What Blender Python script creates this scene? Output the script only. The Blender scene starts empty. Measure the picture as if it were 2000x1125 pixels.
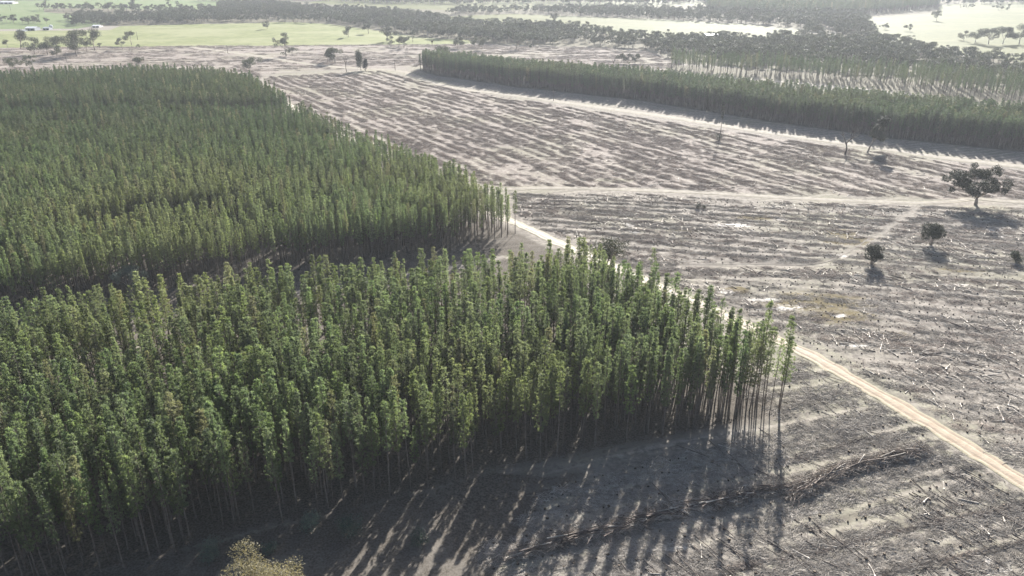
import bpy, math, random
import numpy as np
from mathutils import Vector, Euler

R = math.radians
sc = bpy.context.scene
col = sc.collection

# ------------------------------------------------------------------ camera, sky, sun, exposure
CAM_H, PITCH, FPX = 105.0, R(23.8), 1500.0          # drone height, downward pitch, focal length in px of a 2000 px wide frame
SUN_AZ, SUN_EL = R(17.75), R(25.0)                  # sun ahead of the camera, a little to the right, low
cam_d = bpy.data.cameras.new('camera')
cam_d.sensor_width = 36.0
cam_d.lens = FPX / 2000 * 36
cam_d.clip_start, cam_d.clip_end = 1.0, 12000.0
cam = bpy.data.objects.new('camera', cam_d)
col.objects.link(cam)
cam.location = (0, 0, CAM_H)
cam.rotation_euler = (R(90) - PITCH, 0, 0)
sc.camera = cam

world = bpy.data.worlds.new('World')
sc.world = world
world.use_nodes = True
wn = world.node_tree
sky = wn.nodes.new('ShaderNodeTexSky')
sky.sky_type = 'NISHITA'
sky.sun_disc = False
sky.sun_elevation = SUN_EL
sky.sun_rotation = SUN_AZ
sky.air_density, sky.dust_density, sky.ozone_density = 0.7, 1.5, 0.3
wn.nodes['Background'].inputs['Strength'].default_value = 0.052
wn.links.new(sky.outputs[0], wn.nodes['Background'].inputs['Color'])

sun_d = bpy.data.lights.new('sun', 'SUN')
sun_d.energy = 5.0
sun_d.angle = R(0.5)
sun_d.color = (1.0, 0.97, 0.93)
sun = bpy.data.objects.new('sun', sun_d)
col.objects.link(sun)
sdir = Vector((math.sin(SUN_AZ) * math.cos(SUN_EL), math.cos(SUN_AZ) * math.cos(SUN_EL), math.sin(SUN_EL)))
sun.rotation_euler = (-sdir).to_track_quat('-Z', 'Y').to_euler()
sun.location = (0, 0, 300)

vs = sc.view_settings
vs.view_transform = 'Standard'
vs.look = 'None'
vs.gamma = 1.0
vs.use_curve_mapping = False
vs.exposure = 1.58
HAZE_DENSITY, HAZE_ANISO = 0.000085, 0.3
cy = sc.cycles
cy.max_bounces = 3
cy.diffuse_bounces = 2
cy.glossy_bounces = 2
cy.transmission_bounces = 3
cy.transparent_max_bounces = 4
cy.volume_bounces = 0
cy.use_denoising = True

# ------------------------------------------------------------------ helpers
def at(x, y, z=0.0):
    """photo pixel (2000x1125) -> point on the level z"""
    u, v = x - 1000.0, -(y - 562.5)
    d = (u, FPX * math.cos(PITCH) + v * math.sin(PITCH), v * math.cos(PITCH) - FPX * math.sin(PITCH))
    t = (z - CAM_H) / d[2]
    return (d[0] * t, d[1] * t)

def topz(x, yb, yt):
    """height of a thing whose base is at row yb and whose top is at row yt"""
    Y = at(x, yb)[1]
    v = -(yt - 562.5)
    return CAM_H + (v * math.cos(PITCH) - FPX * math.sin(PITCH)) * Y / (FPX * math.cos(PITCH) + v * math.sin(PITCH))

def mpp(x, y):
    X, Y = at(x, y)
    return (Y * math.cos(PITCH) + CAM_H * math.sin(PITCH)) / FPX

def poly(pts):
    return np.array([at(*p) for p in pts])

def project(P):
    P = np.asarray(P, float)
    dz = P[:, 2] - CAM_H
    f = P[:, 1] * math.cos(PITCH) - dz * math.sin(PITCH)
    u = P[:, 1] * math.sin(PITCH) + dz * math.cos(PITCH)
    return 1000 + FPX * P[:, 0] / f, 562.5 - FPX * u / f

def inside(pl, X, Y):
    r = np.zeros(np.shape(X), bool)
    n = len(pl)
    for i in range(n):
        x0, y0 = pl[i]; x1, y1 = pl[(i + 1) % n]
        c = (y0 > Y) != (y1 > Y)
        with np.errstate(divide='ignore', invalid='ignore'):
            xi = (x1 - x0) * (Y - y0) / (y1 - y0 + 1e-12) + x0
        r ^= c & (X < xi)
    return r

def dist_line(pts, X, Y, closed=False):
    d = np.full(np.shape(X), 1e9)
    pts = np.asarray(pts)
    n = len(pts)
    for i in range(n if closed else n - 1):
        a, b = pts[i], pts[(i + 1) % n]
        ab = b - a
        t = np.clip(((X - a[0]) * ab[0] + (Y - a[1]) * ab[1]) / (ab @ ab + 1e-9), 0, 1)
        d = np.minimum(d, np.hypot(X - a[0] - t * ab[0], Y - a[1] - t * ab[1]))
    return d

def _h(ix, iy, s):
    n = (ix.astype(np.int64) * 374761393 + iy.astype(np.int64) * 668265263 + s * 1442695041) & 0xFFFFFFFF
    n = ((n ^ (n >> 13)) * 1274126177) & 0xFFFFFFFF
    n = ((n ^ (n >> 16)) * 2246822519) & 0xFFFFFFFF
    return ((n ^ (n >> 15)) & 0xFFFF) / 65535.0

def vnoise(X, Y, s=0):
    X = np.asarray(X, float); Y = np.asarray(Y, float)
    ix, iy = np.floor(X), np.floor(Y)
    fx, fy = X - ix, Y - iy
    fx, fy = fx * fx * (3 - 2 * fx), fy * fy * (3 - 2 * fy)
    ix = ix.astype(np.int64); iy = iy.astype(np.int64)
    a, b, c, d = _h(ix, iy, s), _h(ix + 1, iy, s), _h(ix, iy + 1, s), _h(ix + 1, iy + 1, s)
    return (a * (1 - fx) + b * fx) * (1 - fy) + (c * (1 - fx) + d * fx) * fy

def fbm(X, Y, s=0, o=3):
    r, a, t = 0, 1.0, 0
    for k in range(o):
        r = r + a * vnoise(X * 2 ** k + 17.3 * k, Y * 2 ** k + 5.1 * k, s + k)
        t += a; a *= 0.5
    return r / t

def sstep(a, b, x):
    t = np.clip((x - a) / (b - a), 0, 1)
    return t * t * (3 - 2 * t)

class MB:
    """collects verts and faces, builds ONE mesh"""
    def __init__(s): s.v, s.f, s.n = [], [], 0
    def add(s, v, f):
        v = np.asarray(v, float).reshape(-1, 3)
        f = np.asarray(f, int)
        s.v.append(v); s.f.append(f + s.n); s.n += len(v)
    def tube(s, pts, rad, n=6, cap=True):
        pts = np.asarray(pts, float); k = len(pts)
        rad = np.broadcast_to(rad, (k,))
        tg = np.gradient(pts, axis=0) if k > 2 else np.repeat((pts[1:] - pts[:1]), 2, 0)
        tg = tg / (np.linalg.norm(tg, axis=1, keepdims=True) + 1e-9)
        up = np.array([0.31, 0.17, 0.93]) if abs(tg[0][2]) < 0.9 else np.array([1, 0.05, 0.02])
        a = np.cross(tg, up); a /= np.linalg.norm(a, axis=1, keepdims=True) + 1e-9
        b = np.cross(tg, a)
        th = np.arange(n) * 2 * math.pi / n
        V = pts[:, None] + rad[:, None, None] * (np.cos(th)[None, :, None] * a[:, None] + np.sin(th)[None, :, None] * b[:, None])
        V = V.reshape(-1, 3)
        i = np.arange(k - 1)[:, None] * n; j = np.arange(n)[None]; j2 = (j + 1) % n
        F = np.stack([i + j, i + j2, i + n + j2, i + n + j], -1).reshape(-1, 4)
        s.add(V, F)
        if cap:
            for e in (0, k - 1):
                ring = [e * n + q for q in range(n)]
                c = s.n
                s.v.append(pts[e][None]); s.n += 1
                base = c - k * n if e == 0 else c - k * n - 1
                s.f.append(np.array([[base + ring[q], base + ring[(q + 1) % n], c] for q in range(n)]))
    def box(s, c, d, rz=0):
        c = np.asarray(c, float); d = np.asarray(d, float) / 2
        v = np.array([[x, y, z] for z in (-1, 1) for y in (-1, 1) for x in (-1, 1)]) * d
        cs, sn = math.cos(rz), math.sin(rz)
        v = np.stack([v[:, 0] * cs - v[:, 1] * sn, v[:, 0] * sn + v[:, 1] * cs, v[:, 2]], 1) + c
        s.add(v, [[0, 2, 3, 1], [4, 5, 7, 6], [0, 1, 5, 4], [2, 6, 7, 3], [0, 4, 6, 2], [1, 3, 7, 5]])
    def kites(s, P, D, W):
        n = len(P)
        V = np.stack([P - D * .5, P + W * .5 - D * .08, P + D * .5, P - W * .5 - D * .08], 1).reshape(-1, 3)
        s.add(V, np.arange(4 * n).reshape(n, 4))
    def mesh(s, name, mat=None, smooth=False):
        V = np.concatenate(s.v)
        m = bpy.data.meshes.new(name)
        fl = [f for f in s.f]
        loops = np.concatenate([f.reshape(-1) for f in fl])
        tot = np.concatenate([np.full(len(f), f.shape[1]) for f in fl])
        m.vertices.add(len(V)); m.vertices.foreach_set('co', V.astype(np.float32).reshape(-1))
        m.loops.add(len(loops)); m.loops.foreach_set('vertex_index', loops.astype(np.int32))
        m.polygons.add(len(tot))
        m.polygons.foreach_set('loop_start', np.concatenate([[0], np.cumsum(tot)[:-1]]).astype(np.int32))
        m.polygons.foreach_set('loop_total', tot.astype(np.int32))
        m.polygons.foreach_set('use_smooth', np.full(len(tot), smooth))
        m.update(calc_edges=True)
        m.validate()
        if mat: m.materials.append(mat)
        return m

def link(name, mesh, parent=None, loc=None, rot=None, scale=None):
    o = bpy.data.objects.new(name, mesh)
    col.objects.link(o)
    if parent: o.parent = parent
    if loc is not None: o.location = loc
    if rot is not None: o.rotation_euler = rot
    if scale is not None: o.scale = scale
    return o

def tag(o, label=None, cat=None, group=None, kind=None):
    if label: o['label'] = label
    if cat: o['category'] = cat
    if group: o['group'] = group
    if kind: o['kind'] = kind
    return o

# ------------------------------------------------------------------ materials
def new_mat(name):
    m = bpy.data.materials.new(name)
    m.use_nodes = True
    nt = m.node_tree
    for n in list(nt.nodes): nt.nodes.remove(n)
    out = nt.nodes.new('ShaderNodeOutputMaterial')
    return m, nt, out

class NG:
    def __init__(s, nt): s.nt = nt
    def n(s, t, **k):
        x = s.nt.nodes.new(t)
        for a, b in k.items(): setattr(x, a, b)
        return x
    def set(s, sock, v):
        if isinstance(v, bpy.types.NodeSocket): s.nt.links.new(v, sock)
        else:
            if sock.type == 'RGBA' and len(v) == 3: v = (*v, 1)
            sock.default_value = v
    def mix(s, f, a, b, mode='MIX'):
        m = s.n('ShaderNodeMix', data_type='RGBA', blend_type=mode)
        s.set(m.inputs[0], f); s.set(m.inputs[6], a); s.set(m.inputs[7], b)
        return m.outputs[2]
    def math(s, op, a, b=0.0, c=None, clamp=False):
        m = s.n('ShaderNodeMath', operation=op, use_clamp=clamp)
        s.set(m.inputs[0], a); s.set(m.inputs[1], b)
        if c is not None: s.set(m.inputs[2], c)
        return m.outputs[0]
    def vmul(s, v, k):
        m = s.n('ShaderNodeVectorMath', operation='MULTIPLY')
        s.set(m.inputs[0], v); s.set(m.inputs[1], k)
        return m.outputs[0]
    def noise(s, vec, scale, detail=3, rough=0.55, dist=0.0):
        t = s.n('ShaderNodeTexNoise')
        s.set(t.inputs['Vector'], vec); t.inputs['Scale'].default_value = scale
        t.inputs['Detail'].default_value = detail; t.inputs['Roughness'].default_value = rough
        t.inputs['Distortion'].default_value = dist
        return t.outputs['Fac']
    def ramp(s, f, a, b):
        m = s.n('ShaderNodeMapRange', interpolation_type='SMOOTHSTEP')
        s.set(m.inputs[0], f); m.inputs[1].default_value = a; m.inputs[2].default_value = b
        return m.outputs[0]
    def attr(s, name):
        a = s.n('ShaderNodeAttribute', attribute_name=name)
        return a
    def pos(s): return s.n('ShaderNodeNewGeometry').outputs['Position']

def foliage(name, cols, trans=0.4, patch=0.012, tcol=(1.25, 1.25, 0.55), rough=0.6, far_tint=None):
    """leaf material: hue differs from tree to tree and drifts slowly over the stand"""
    m, nt, out = new_mat(name)
    g = NG(nt)
    oi = g.n('ShaderNodeObjectInfo')
    nz = g.noise(oi.outputs['Location'], patch, 2)
    c = g.mix(oi.outputs['Random'], cols[0], cols[1])
    c = g.mix(g.ramp(nz, 0.42, 0.62), c, cols[2])
    if far_tint:
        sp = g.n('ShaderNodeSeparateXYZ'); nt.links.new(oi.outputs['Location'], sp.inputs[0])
        c = g.mix(g.ramp(g.math('MULTIPLY_ADD', nz, 80, sp.outputs[1]), 300, 520), c, g.mix(1.0, c, far_tint, 'MULTIPLY'))  # trees farther off are multiplied by a darker, cooler tint
    fine = g.noise(g.pos(), 1.1, 2)
    c = g.mix(g.ramp(fine, 0.35, 0.7), g.mix(1.0, c, (0.72, 0.75, 0.8), 'MULTIPLY'), g.mix(1.0, c, (1.25, 1.22, 1.1), 'MULTIPLY'))
    if far_tint:
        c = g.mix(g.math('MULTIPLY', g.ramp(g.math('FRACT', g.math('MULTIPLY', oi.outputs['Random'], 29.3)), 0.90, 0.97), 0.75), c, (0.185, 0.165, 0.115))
    hv = g.n('ShaderNodeHueSaturation')
    g.set(hv.inputs['Color'], c)
    rv = g.math('FRACT', g.math('MULTIPLY', oi.outputs['Random'], 7.31))
    g.set(hv.inputs['Value'], g.math('MULTIPLY_ADD', rv, 0.55, 0.72))
    g.set(hv.inputs['Saturation'], g.math('MULTIPLY_ADD', g.math('FRACT', g.math('MULTIPLY', oi.outputs['Random'], 13.7)), 0.4, 0.75))
    c = hv.outputs[0]
    d = g.n('ShaderNodeBsdfPrincipled')
    g.set(d.inputs['Base Color'], c)
    d.inputs['Roughness'].default_value = rough
    d.inputs['Specular IOR Level'].default_value = 0.3
    t = g.n('ShaderNodeBsdfTranslucent')
    g.set(t.inputs['Color'], g.mix(1.0, c, tcol, 'MULTIPLY'))
    mx = g.n('ShaderNodeMixShader')
    mx.inputs[0].default_value = trans
    nt.links.new(d.outputs[0], mx.inputs[1]); nt.links.new(t.outputs[0], mx.inputs[2])
    nt.links.new(mx.outputs[0], out.inputs[0])
    return m

def rough_mat(name, a, b, scale=2.0, rough=0.85, spec=0.25, stretch=None, per_object=0.0):
    m, nt, out = new_mat(name)
    g = NG(nt)
    tc = g.n('ShaderNodeTexCoord').outputs['Object']
    if stretch: tc = g.vmul(tc, stretch)
    c = g.mix(g.ramp(g.noise(tc, scale, 4), 0.3, 0.7), a, b)
    if per_object:
        oi = g.n('ShaderNodeObjectInfo')
        hv = g.n('ShaderNodeHueSaturation')
        g.set(hv.inputs['Color'], c)
        g.set(hv.inputs['Value'], g.math('MULTIPLY_ADD', oi.outputs['Random'], per_object, 1 - per_object * .5))
        c = hv.outputs[0]
    d = g.n('ShaderNodeBsdfPrincipled')
    g.set(d.inputs['Base Color'], c)
    d.inputs['Roughness'].default_value = rough
    d.inputs['Specular IOR Level'].default_value = spec
    nt.links.new(d.outputs[0], out.inputs[0])
    return m

M = {}
M['pine'] = foliage('pine_needles', [(0.136, 0.180, 0.108), (0.172, 0.205, 0.116), (0.188, 0.205, 0.118)], 0.52, tcol=(1.3, 1.38, 0.85), far_tint=(0.50, 0.56, 0.60))
M['gum'] = foliage('gum_leaves', [(0.050, 0.062, 0.038), (0.070, 0.080, 0.050), (0.062, 0.068, 0.045)], 0.2)
M['ochre_gum'] = foliage('ochre_gum_leaves', [(0.22, 0.20, 0.125), (0.25, 0.225, 0.145), (0.24, 0.215, 0.14)], 0.35, tcol=(1.1, 1.05, 0.7))
M['blue_bush'] = foliage('blue_grey_leaves', [(0.12, 0.16, 0.13), (0.13, 0.17, 0.14), (0.12, 0.16, 0.13)], 0.25, tcol=(1.05, 1.05, 0.9))
M['dark_bush'] = foliage('dark_bush_leaves', [(0.028, 0.037, 0.020), (0.038, 0.046, 0.024), (0.033, 0.040, 0.022)], 0.12)
M['pine_bark'] = rough_mat('pine_bark', (0.10, 0.080, 0.066), (0.185, 0.155, 0.13), 1.5, per_object=0.5)
M['gum_bark'] = rough_mat('gum_bark', (0.20, 0.17, 0.14), (0.34, 0.30, 0.26), 1.0)
M['dead_wood'] = rough_mat('dead_wood', (0.075, 0.062, 0.052), (0.135, 0.115, 0.10), 1.0)
M['log_dark'] = rough_mat('log_bark_dark', (0.085, 0.068, 0.058), (0.17, 0.14, 0.12), 1.5, per_object=0.5)
M['log_pale'] = rough_mat('log_pale_tone', (0.42, 0.37, 0.31), (0.62, 0.57, 0.50), 1.5, per_object=0.5)  # much lighter tone than the dark logs
M['stump'] = rough_mat('stump_bark', (0.035, 0.028, 0.024), (0.08, 0.065, 0.055), 4.0)
M['stump_top'] = rough_mat('stump_cut_face', (0.10, 0.08, 0.06), (0.20, 0.16, 0.12), 6.0)
M['slash'] = rough_mat('slash_twigs', (0.25, 0.20, 0.165), (0.47, 0.405, 0.345), 0.35, per_object=0.8)
M['slash_dark'] = rough_mat('slash_dark', (0.075, 0.060, 0.050), (0.19, 0.16, 0.135), 0.35, per_object=0.6)
M['slash_grey'] = rough_mat('slash_grey', (0.27, 0.24, 0.205), (0.52, 0.475, 0.415), 0.35, per_object=0.8)

def ground_material():
    m, nt, out = new_mat('cleared_ground')
    g = NG(nt)
    P = g.pos()
    uv = g.attr('rowuv').outputs['Vector']
    sand = g.attr('sand').outputs['Fac']
    moss = g.attr('moss').outputs['Fac']
    pale = g.attr('pale').outputs['Fac']
    litter = g.attr('litter').outputs['Fac']
    wood = g.attr('wood').outputs['Fac']
    pink = g.attr('pink').outputs['Fac']
    st = g.noise(g.vmul(uv, (0.03, 0.40, 1)), 1.0, 7, 0.72, 0.2)          # streaks along the former planting rows
    st2 = g.noise(g.vmul(uv, (0.16, 1.3, 1)), 1.0, 3, 0.6)
    f1 = g.noise(P, 0.55, 4, 0.65)
    f2 = g.noise(P, 2.3, 3, 0.6)
    big = g.noise(P, 0.018, 3)
    grey = g.mix(g.ramp(f1, 0.35, 0.68), (0.192, 0.174, 0.148), (0.325, 0.298, 0.258))
    brown = g.mix(g.ramp(f1, 0.35, 0.68), (0.196, 0.166, 0.144), (0.330, 0.288, 0.255))
    c = g.mix(pink, grey, brown)
    lt = g.mix(g.ramp(f2, 0.3, 0.7), (0.31, 0.275, 0.24), (0.43, 0.385, 0.34))
    c = g.mix(g.math('MULTIPLY', g.ramp(g.math('MULTIPLY_ADD', g.math('SUBTRACT', f1, 0.5), 0.9, st), 0.52, 0.72), 0.40), c, lt)
    dk = g.mix(g.ramp(f2, 0.3, 0.7), (0.085, 0.068, 0.058), (0.165, 0.135, 0.115))
    c = g.mix(g.math('MULTIPLY', g.ramp(g.math('MULTIPLY_ADD', g.math('SUBTRACT', f2, 0.5), 0.7, st2), 0.58, 0.78), 0.35), c, dk)
    c = g.mix(g.math('MULTIPLY', g.ramp(g.math('ADD', big, g.math('MULTIPLY', g.math('SUBTRACT', f1, 0.5), 0.5)), 0.48, 0.62), 0.38), c, (0.215, 0.215, 0.135))
    ph = g.math('MULTIPLY', g.math('SINE', g.math('MULTIPLY', g.attr('phase').outputs['Fac'], 6.2832)), g.ramp(big, 0.18, 0.52))
    brk = g.noise(g.vmul(uv, (0.045, 0.22, 1)), 1.0, 4, 0.6)
    pk = g.ramp(g.math('ADD', ph, g.math('ADD', g.math('MULTIPLY', g.math('SUBTRACT', f1, 0.5), 2.0), g.math('MULTIPLY', g.math('SUBTRACT', brk, 0.5), 2.6))), 0.55, 1.25)
    straw = g.mix(g.ramp(f2, 0.3, 0.7), (0.32, 0.285, 0.24), (0.45, 0.408, 0.35))
    c = g.mix(g.math('MULTIPLY', pk, 0.60), c, straw)
    nk = g.ramp(g.math('ADD', g.math('MULTIPLY', ph, -1.0), g.math('ADD', g.math('MULTIPLY', g.math('SUBTRACT', f1, 0.5), 2.6), g.math('MULTIPLY', g.math('SUBTRACT', brk, 0.5), 4.6))), 0.50, 1.4)
    c = g.mix(g.math('MULTIPLY', nk, 0.30), c, dk)
    def masked(c, mask, colr, amp=0.9, w=0.12, f=f1):
        k = g.ramp(g.math('MULTIPLY_ADD', g.math('SUBTRACT', f, 0.5), amp, mask), 0.5 - w, 0.5 + w)
        return g.mix(k, c, colr)
    c = masked(c, pale, g.mix(g.ramp(f2, 0.3, 0.7), (0.25, 0.235, 0.175), (0.36, 0.335, 0.265)), 1.1, 0.2)
    c = masked(c, moss, g.mix(g.ramp(f2, 0.3, 0.7), (0.115, 0.095, 0.050), (0.190, 0.155, 0.085)), 1.0, 0.12)
    c = masked(c, sand, g.mix(g.ramp(f2, 0.3, 0.7), (0.52, 0.48, 0.43), (0.68, 0.65, 0.60)), 1.0, 0.10)
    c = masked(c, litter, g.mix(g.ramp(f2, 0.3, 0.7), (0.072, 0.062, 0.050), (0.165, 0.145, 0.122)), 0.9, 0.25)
    c = masked(c, wood, g.mix(g.ramp(f2, 0.3, 0.7), (0.105, 0.095, 0.065), (0.18, 0.165, 0.115)), 0.6, 0.25)
    d = g.n('ShaderNodeBsdfPrincipled')
    g.set(d.inputs['Base Color'], c)
    d.inputs['Roughness'].default_value = 0.9
    d.inputs['Specular IOR Level'].default_value = 0.04
    b = g.n('ShaderNodeBump')
    b.inputs['Strength'].default_value = 0.45
    b.inputs['Distance'].default_value = 0.16
    g.set(b.inputs['Height'], g.math('MULTIPLY_ADD', f2, 0.5, f1))
    nt.links.new(b.outputs[0], d.inputs['Normal'])
    nt.links.new(d.outputs[0], out.inputs[0])
    return m

def sand_material(name, lo, hi, lo2, hi2, y0, y1, verge):
    """sandy track: its colour blends from one tint to a second with distance; grass invades the edge"""
    m, nt, out = new_mat(name)
    g = NG(nt)
    P = g.pos()
    f1, f2 = g.noise(P, 0.35, 4, 0.6), g.noise(P, 2.0, 3, 0.6)
    sep = g.n('ShaderNodeSeparateXYZ'); nt.links.new(P, sep.inputs[0])
    k = g.ramp(g.math('MULTIPLY_ADD', g.math('SUBTRACT', f1, 0.5), 40, sep.outputs[1]), y0, y1)
    a = g.mix(g.ramp(f1, 0.3, 0.7), lo, hi)
    b = g.mix(g.ramp(f1, 0.3, 0.7), lo2, hi2)
    c = g.mix(k, a, b)
    c = g.mix(g.math('MULTIPLY', g.ramp(f2, 0.52, 0.75), 0.25), c, (0.30, 0.235, 0.165))
    e = g.attr('edge').outputs['Fac']
    rut = g.attr('rut').outputs['Fac']
    c = g.mix(g.math('MULTIPLY', g.ramp(g.math('MULTIPLY_ADD', g.math('SUBTRACT', f2, 0.5), 0.8, rut), 0.45, 0.75), 0.5), c, (0.31, 0.24, 0.175))
    c = g.mix(g.ramp(g.math('MULTIPLY_ADD', g.math('SUBTRACT', f1, 0.5), 1.1, e), 0.5, 0.75), c, verge)
    d = g.n('ShaderNodeBsdfPrincipled')
    g.set(d.inputs['Base Color'], c)
    d.inputs['Roughness'].default_value = 0.85
    d.inputs['Specular IOR Level'].default_value = 0.05
    bp = g.n('ShaderNodeBump'); bp.inputs['Strength'].default_value = 0.5; bp.inputs['Distance'].default_value = 0.15
    g.set(bp.inputs['Height'], g.math('ADD', f1, f2)); nt.links.new(bp.outputs[0], d.inputs['Normal'])
    nt.links.new(d.outputs[0], out.inputs[0])
    return m

def paddock_material(name, a, b, cdry, dry=0.5):
    m, nt, out = new_mat(name)
    g = NG(nt)
    P = g.pos()
    big = g.noise(g.vmul(P, (1, 2.2, 1)), 0.008, 4, 0.6, 0.4)
    f = g.noise(g.vmul(P, (1, 1.5, 1)), 0.08, 4, 0.65)
    f2 = g.noise(P, 0.7, 3)
    c = g.mix(g.ramp(f, 0.3, 0.7), a, b)
    c = g.mix(g.math('MULTIPLY', g.ramp(big, 0.4, 0.65), dry), c, cdry)
    c = g.mix(g.math('MULTIPLY', g.ramp(f2, 0.5, 0.8), 0.3), c, (0.16, 0.17, 0.075))
    d = g.n('ShaderNodeBsdfPrincipled')
    g.set(d.inputs['Base Color'], c)
    d.inputs['Roughness'].default_value = 0.8
    d.inputs['Specular IOR Level'].default_value = 0.04
    bp = g.n('ShaderNodeBump'); bp.inputs['Strength'].default_value = 0.6; bp.inputs['Distance'].default_value = 0.4
    g.set(bp.inputs['Height'], g.math('ADD', f, f2)); nt.links.new(bp.outputs[0], d.inputs['Normal'])
    nt.links.new(d.outputs[0], out.inputs[0])
    return m

# ------------------------------------------------------------------ the plan of the place
ROAD = poly([(2130, 1022), (2000, 942), (1900, 880), (1780, 806), (1660, 737), (1555, 680), (1380, 600), (1220, 530), (1100, 478), (1020, 441), (975, 421), (880, 372), (780, 322), (680, 270), (600, 228), (530, 182)])
TRACK_MID = poly([(985, 369), (1100, 367), (1250, 371), (1400, 378), (1550, 387), (1700, 393), (1800, 396), (1860, 393), (1905, 388), (1960, 393), (2080, 398)])
TRACK_FAR = poly([(372, 92), (440, 101), (520, 112), (600, 125), (680, 133), (740, 136), (790, 141), (830, 157), (900, 174), (1000, 186), (1150, 207), (1300, 228), (1500, 259), (1700, 287), (1850, 309), (2000, 326), (2100, 338)])
TRACK_GAP = poly([(985, 502), (900, 520), (760, 542), (600, 568), (400, 600), (200, 634), (0, 672), (-120, 696)])
TRACK_LOOP = poly([(530, 182), (512, 158), (520, 146), (575, 141), (640, 137), (700, 136)])
TRACK_WHEEL = poly([(1330, 519), (1470, 518), (1590, 518), (1650, 500), (1710, 462), (1760, 425), (1800, 400)])
TRACK_BACK = poly([(1390, 150), (1500, 158), (1610, 168), (1740, 179), (1850, 194), (1980, 211), (2090, 226)])
ROADS = [(ROAD, 2.7), (TRACK_MID, 1.9), (TRACK_FAR, 3.4), (TRACK_GAP, 1.5), (TRACK_WHEEL, 0.3), (TRACK_BACK, 2.5), (TRACK_LOOP, 1.6)]

NEAR = poly([(-170, 1222), (189, 1125), (545, 1022), (741, 985), (947, 922), (1300, 850), (1548, 808), (1440, 742), (1325, 684), (1210, 614), (1150, 592), (900, 610), (700, 632), (290, 680), (0, 724), (-170, 752)])
LEFT = poly([(1014, 458), (940, 474), (870, 490), (800, 501), (600, 526), (300, 570), (0, 617), (-150, 645), (-150, 190), (0, 184), (120, 174), (300, 170), (400, 174), (490, 186), (545, 220), (600, 262), (740, 332), (840, 373), (930, 418)])
RIGHT = poly([(820, 138), (850, 147), (1000, 169), (1250, 196), (1500, 237), (1750, 271), (2000, 296), (2090, 307), (2090, 262), (2000, 252), (1750, 227), (1500, 200), (1250, 170), (1000, 149), (900, 136), (835, 129)])
THIN = poly([(1310, 141), (1500, 153), (1750, 177), (1950, 203), (2090, 217), (2090, 180), (2000, 172), (1750, 151), (1500, 137), (1310, 128)])
FARPINE = poly([(1385, 24), (1550, 32), (1700, 29), (1830, 18), (1838, 6), (1700, -6), (1550, -10), (1370, -10)])

REG_A = poly([(400, 100), (520, 150), (740, 138), (850, 166), (1000, 192), (1300, 238), (1500, 268), (1700, 295), (2000, 335), (2100, 345), (2100, 392), (1900, 384), (1850, 388), (1500, 378), (1250, 365), (990, 364), (840, 345), (600, 225), (530, 170)])
REG_B = poly([(1000, 378), (1250, 379), (1500, 394), (1850, 405), (2150, 406), (2150, 1010), (1910, 872), (1790, 800), (1665, 732), (1560, 674), (1385, 594), (1225, 524), (1105, 472), (1020, 436)])
REG_C = poly([(1540, 838), (1450, 760), (1560, 700), (1650, 747), (1770, 816), (1890, 890), (2000, 958), (2150, 1050), (2150, 1230), (860, 1230), (940, 1080), (1100, 940)])
REG_D = poly([(-150, 94), (500, 89), (900, 87), (1250, 95), (1330, 125), (1200, 178), (900, 138), (820, 130), (740, 134), (500, 145), (480, 168), (300, 160), (-150, 175)])

def vdir(a):            # unit vector at an angle to the right of straight ahead
    return np.array([math.sin(R(a)), math.cos(R(a))])
ROW_A, ROW_B, ROW_C = vdir(-33.2), vdir(-78.0), vdir(72.0)

PADDOCKS = [
    ('paddock', [(-120, 62), (215, 59), (235, 51), (340, 48), (500, 45), (560, 43), (640, 47), (740, 60), (820, 73), (915, 79), (925, 85), (880, 87), (720, 87.5), (500, 90), (250, 92), (-120, 95)], 'green_paddock', 'wide yellow-green paddock behind the left pine block'),
    ('paddock', [(-120, -14), (500, -14), (480, 12), (400, 18), (330, 19), (150, 16), (88, 17), (85, 24), (150, 29), (240, 33), (215, 46), (150, 56), (-120, 58)], 'lush_paddock', 'lush green paddock round the farm sheds'),
    ('paddock', [(860, 33), (1000, 27), (1100, 31), (1280, 37), (1450, 47), (1560, 58), (1562, 70), (1450, 83), (1300, 79), (1150, 62), (1000, 49), (900, 45)], 'pale_paddock', 'pale glaring paddock between two belts of gum trees'),
    ('paddock', [(600, 6), (700, -14), (1420, -14), (1395, 10), (1250, 14), (1100, 10), (1000, 20), (880, 20), (760, 16)], 'pale_paddock', 'farthest pale paddock at the top middle'),
    ('paddock', [(1690, 34), (1832, 26), (1836, 10), (1900, 5), (2150, 3), (2150, 142), (1990, 121), (1900, 111), (1750, 87), (1705, 70)], 'pale_paddock', 'pale paddock with scattered trees at the right'),
]
WOODS = [poly(p) for p in (
    [(140, 52), (340, 47), (500, 44), (640, 46), (740, 58), (820, 72), (960, 85), (960, 52), (880, 45), (850, 36), (760, 24), (620, 22), (520, 12), (440, 8), (420, 24), (300, 30), (150, 34)],
    [(960, 85), (1150, 91), (1260, 97), (1330, 122), (1500, 133), (1750, 148), (2000, 166), (2120, 172), (2120, 138), (1990, 122), (1900, 113), (1800, 100), (1715, 82), (1690, 40), (1570, 50), (1570, 72), (1450, 85), (1300, 81), (1150, 64), (1000, 50), (960, 52)],
    [(870, 31), (1000, 27), (1200, 35), (1450, 47), (1570, 56), (1690, 34), (1700, 24), (1550, 30), (1380, 22), (1200, 18), (1050, 18), (900, 22)],
)]

def road_dist(X, Y):
    d = np.full(np.shape(X), 1e9)
    for pl, w in ROADS:
        d = np.minimum(d, dist_line(pl, X, Y) - w)
    return d

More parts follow.
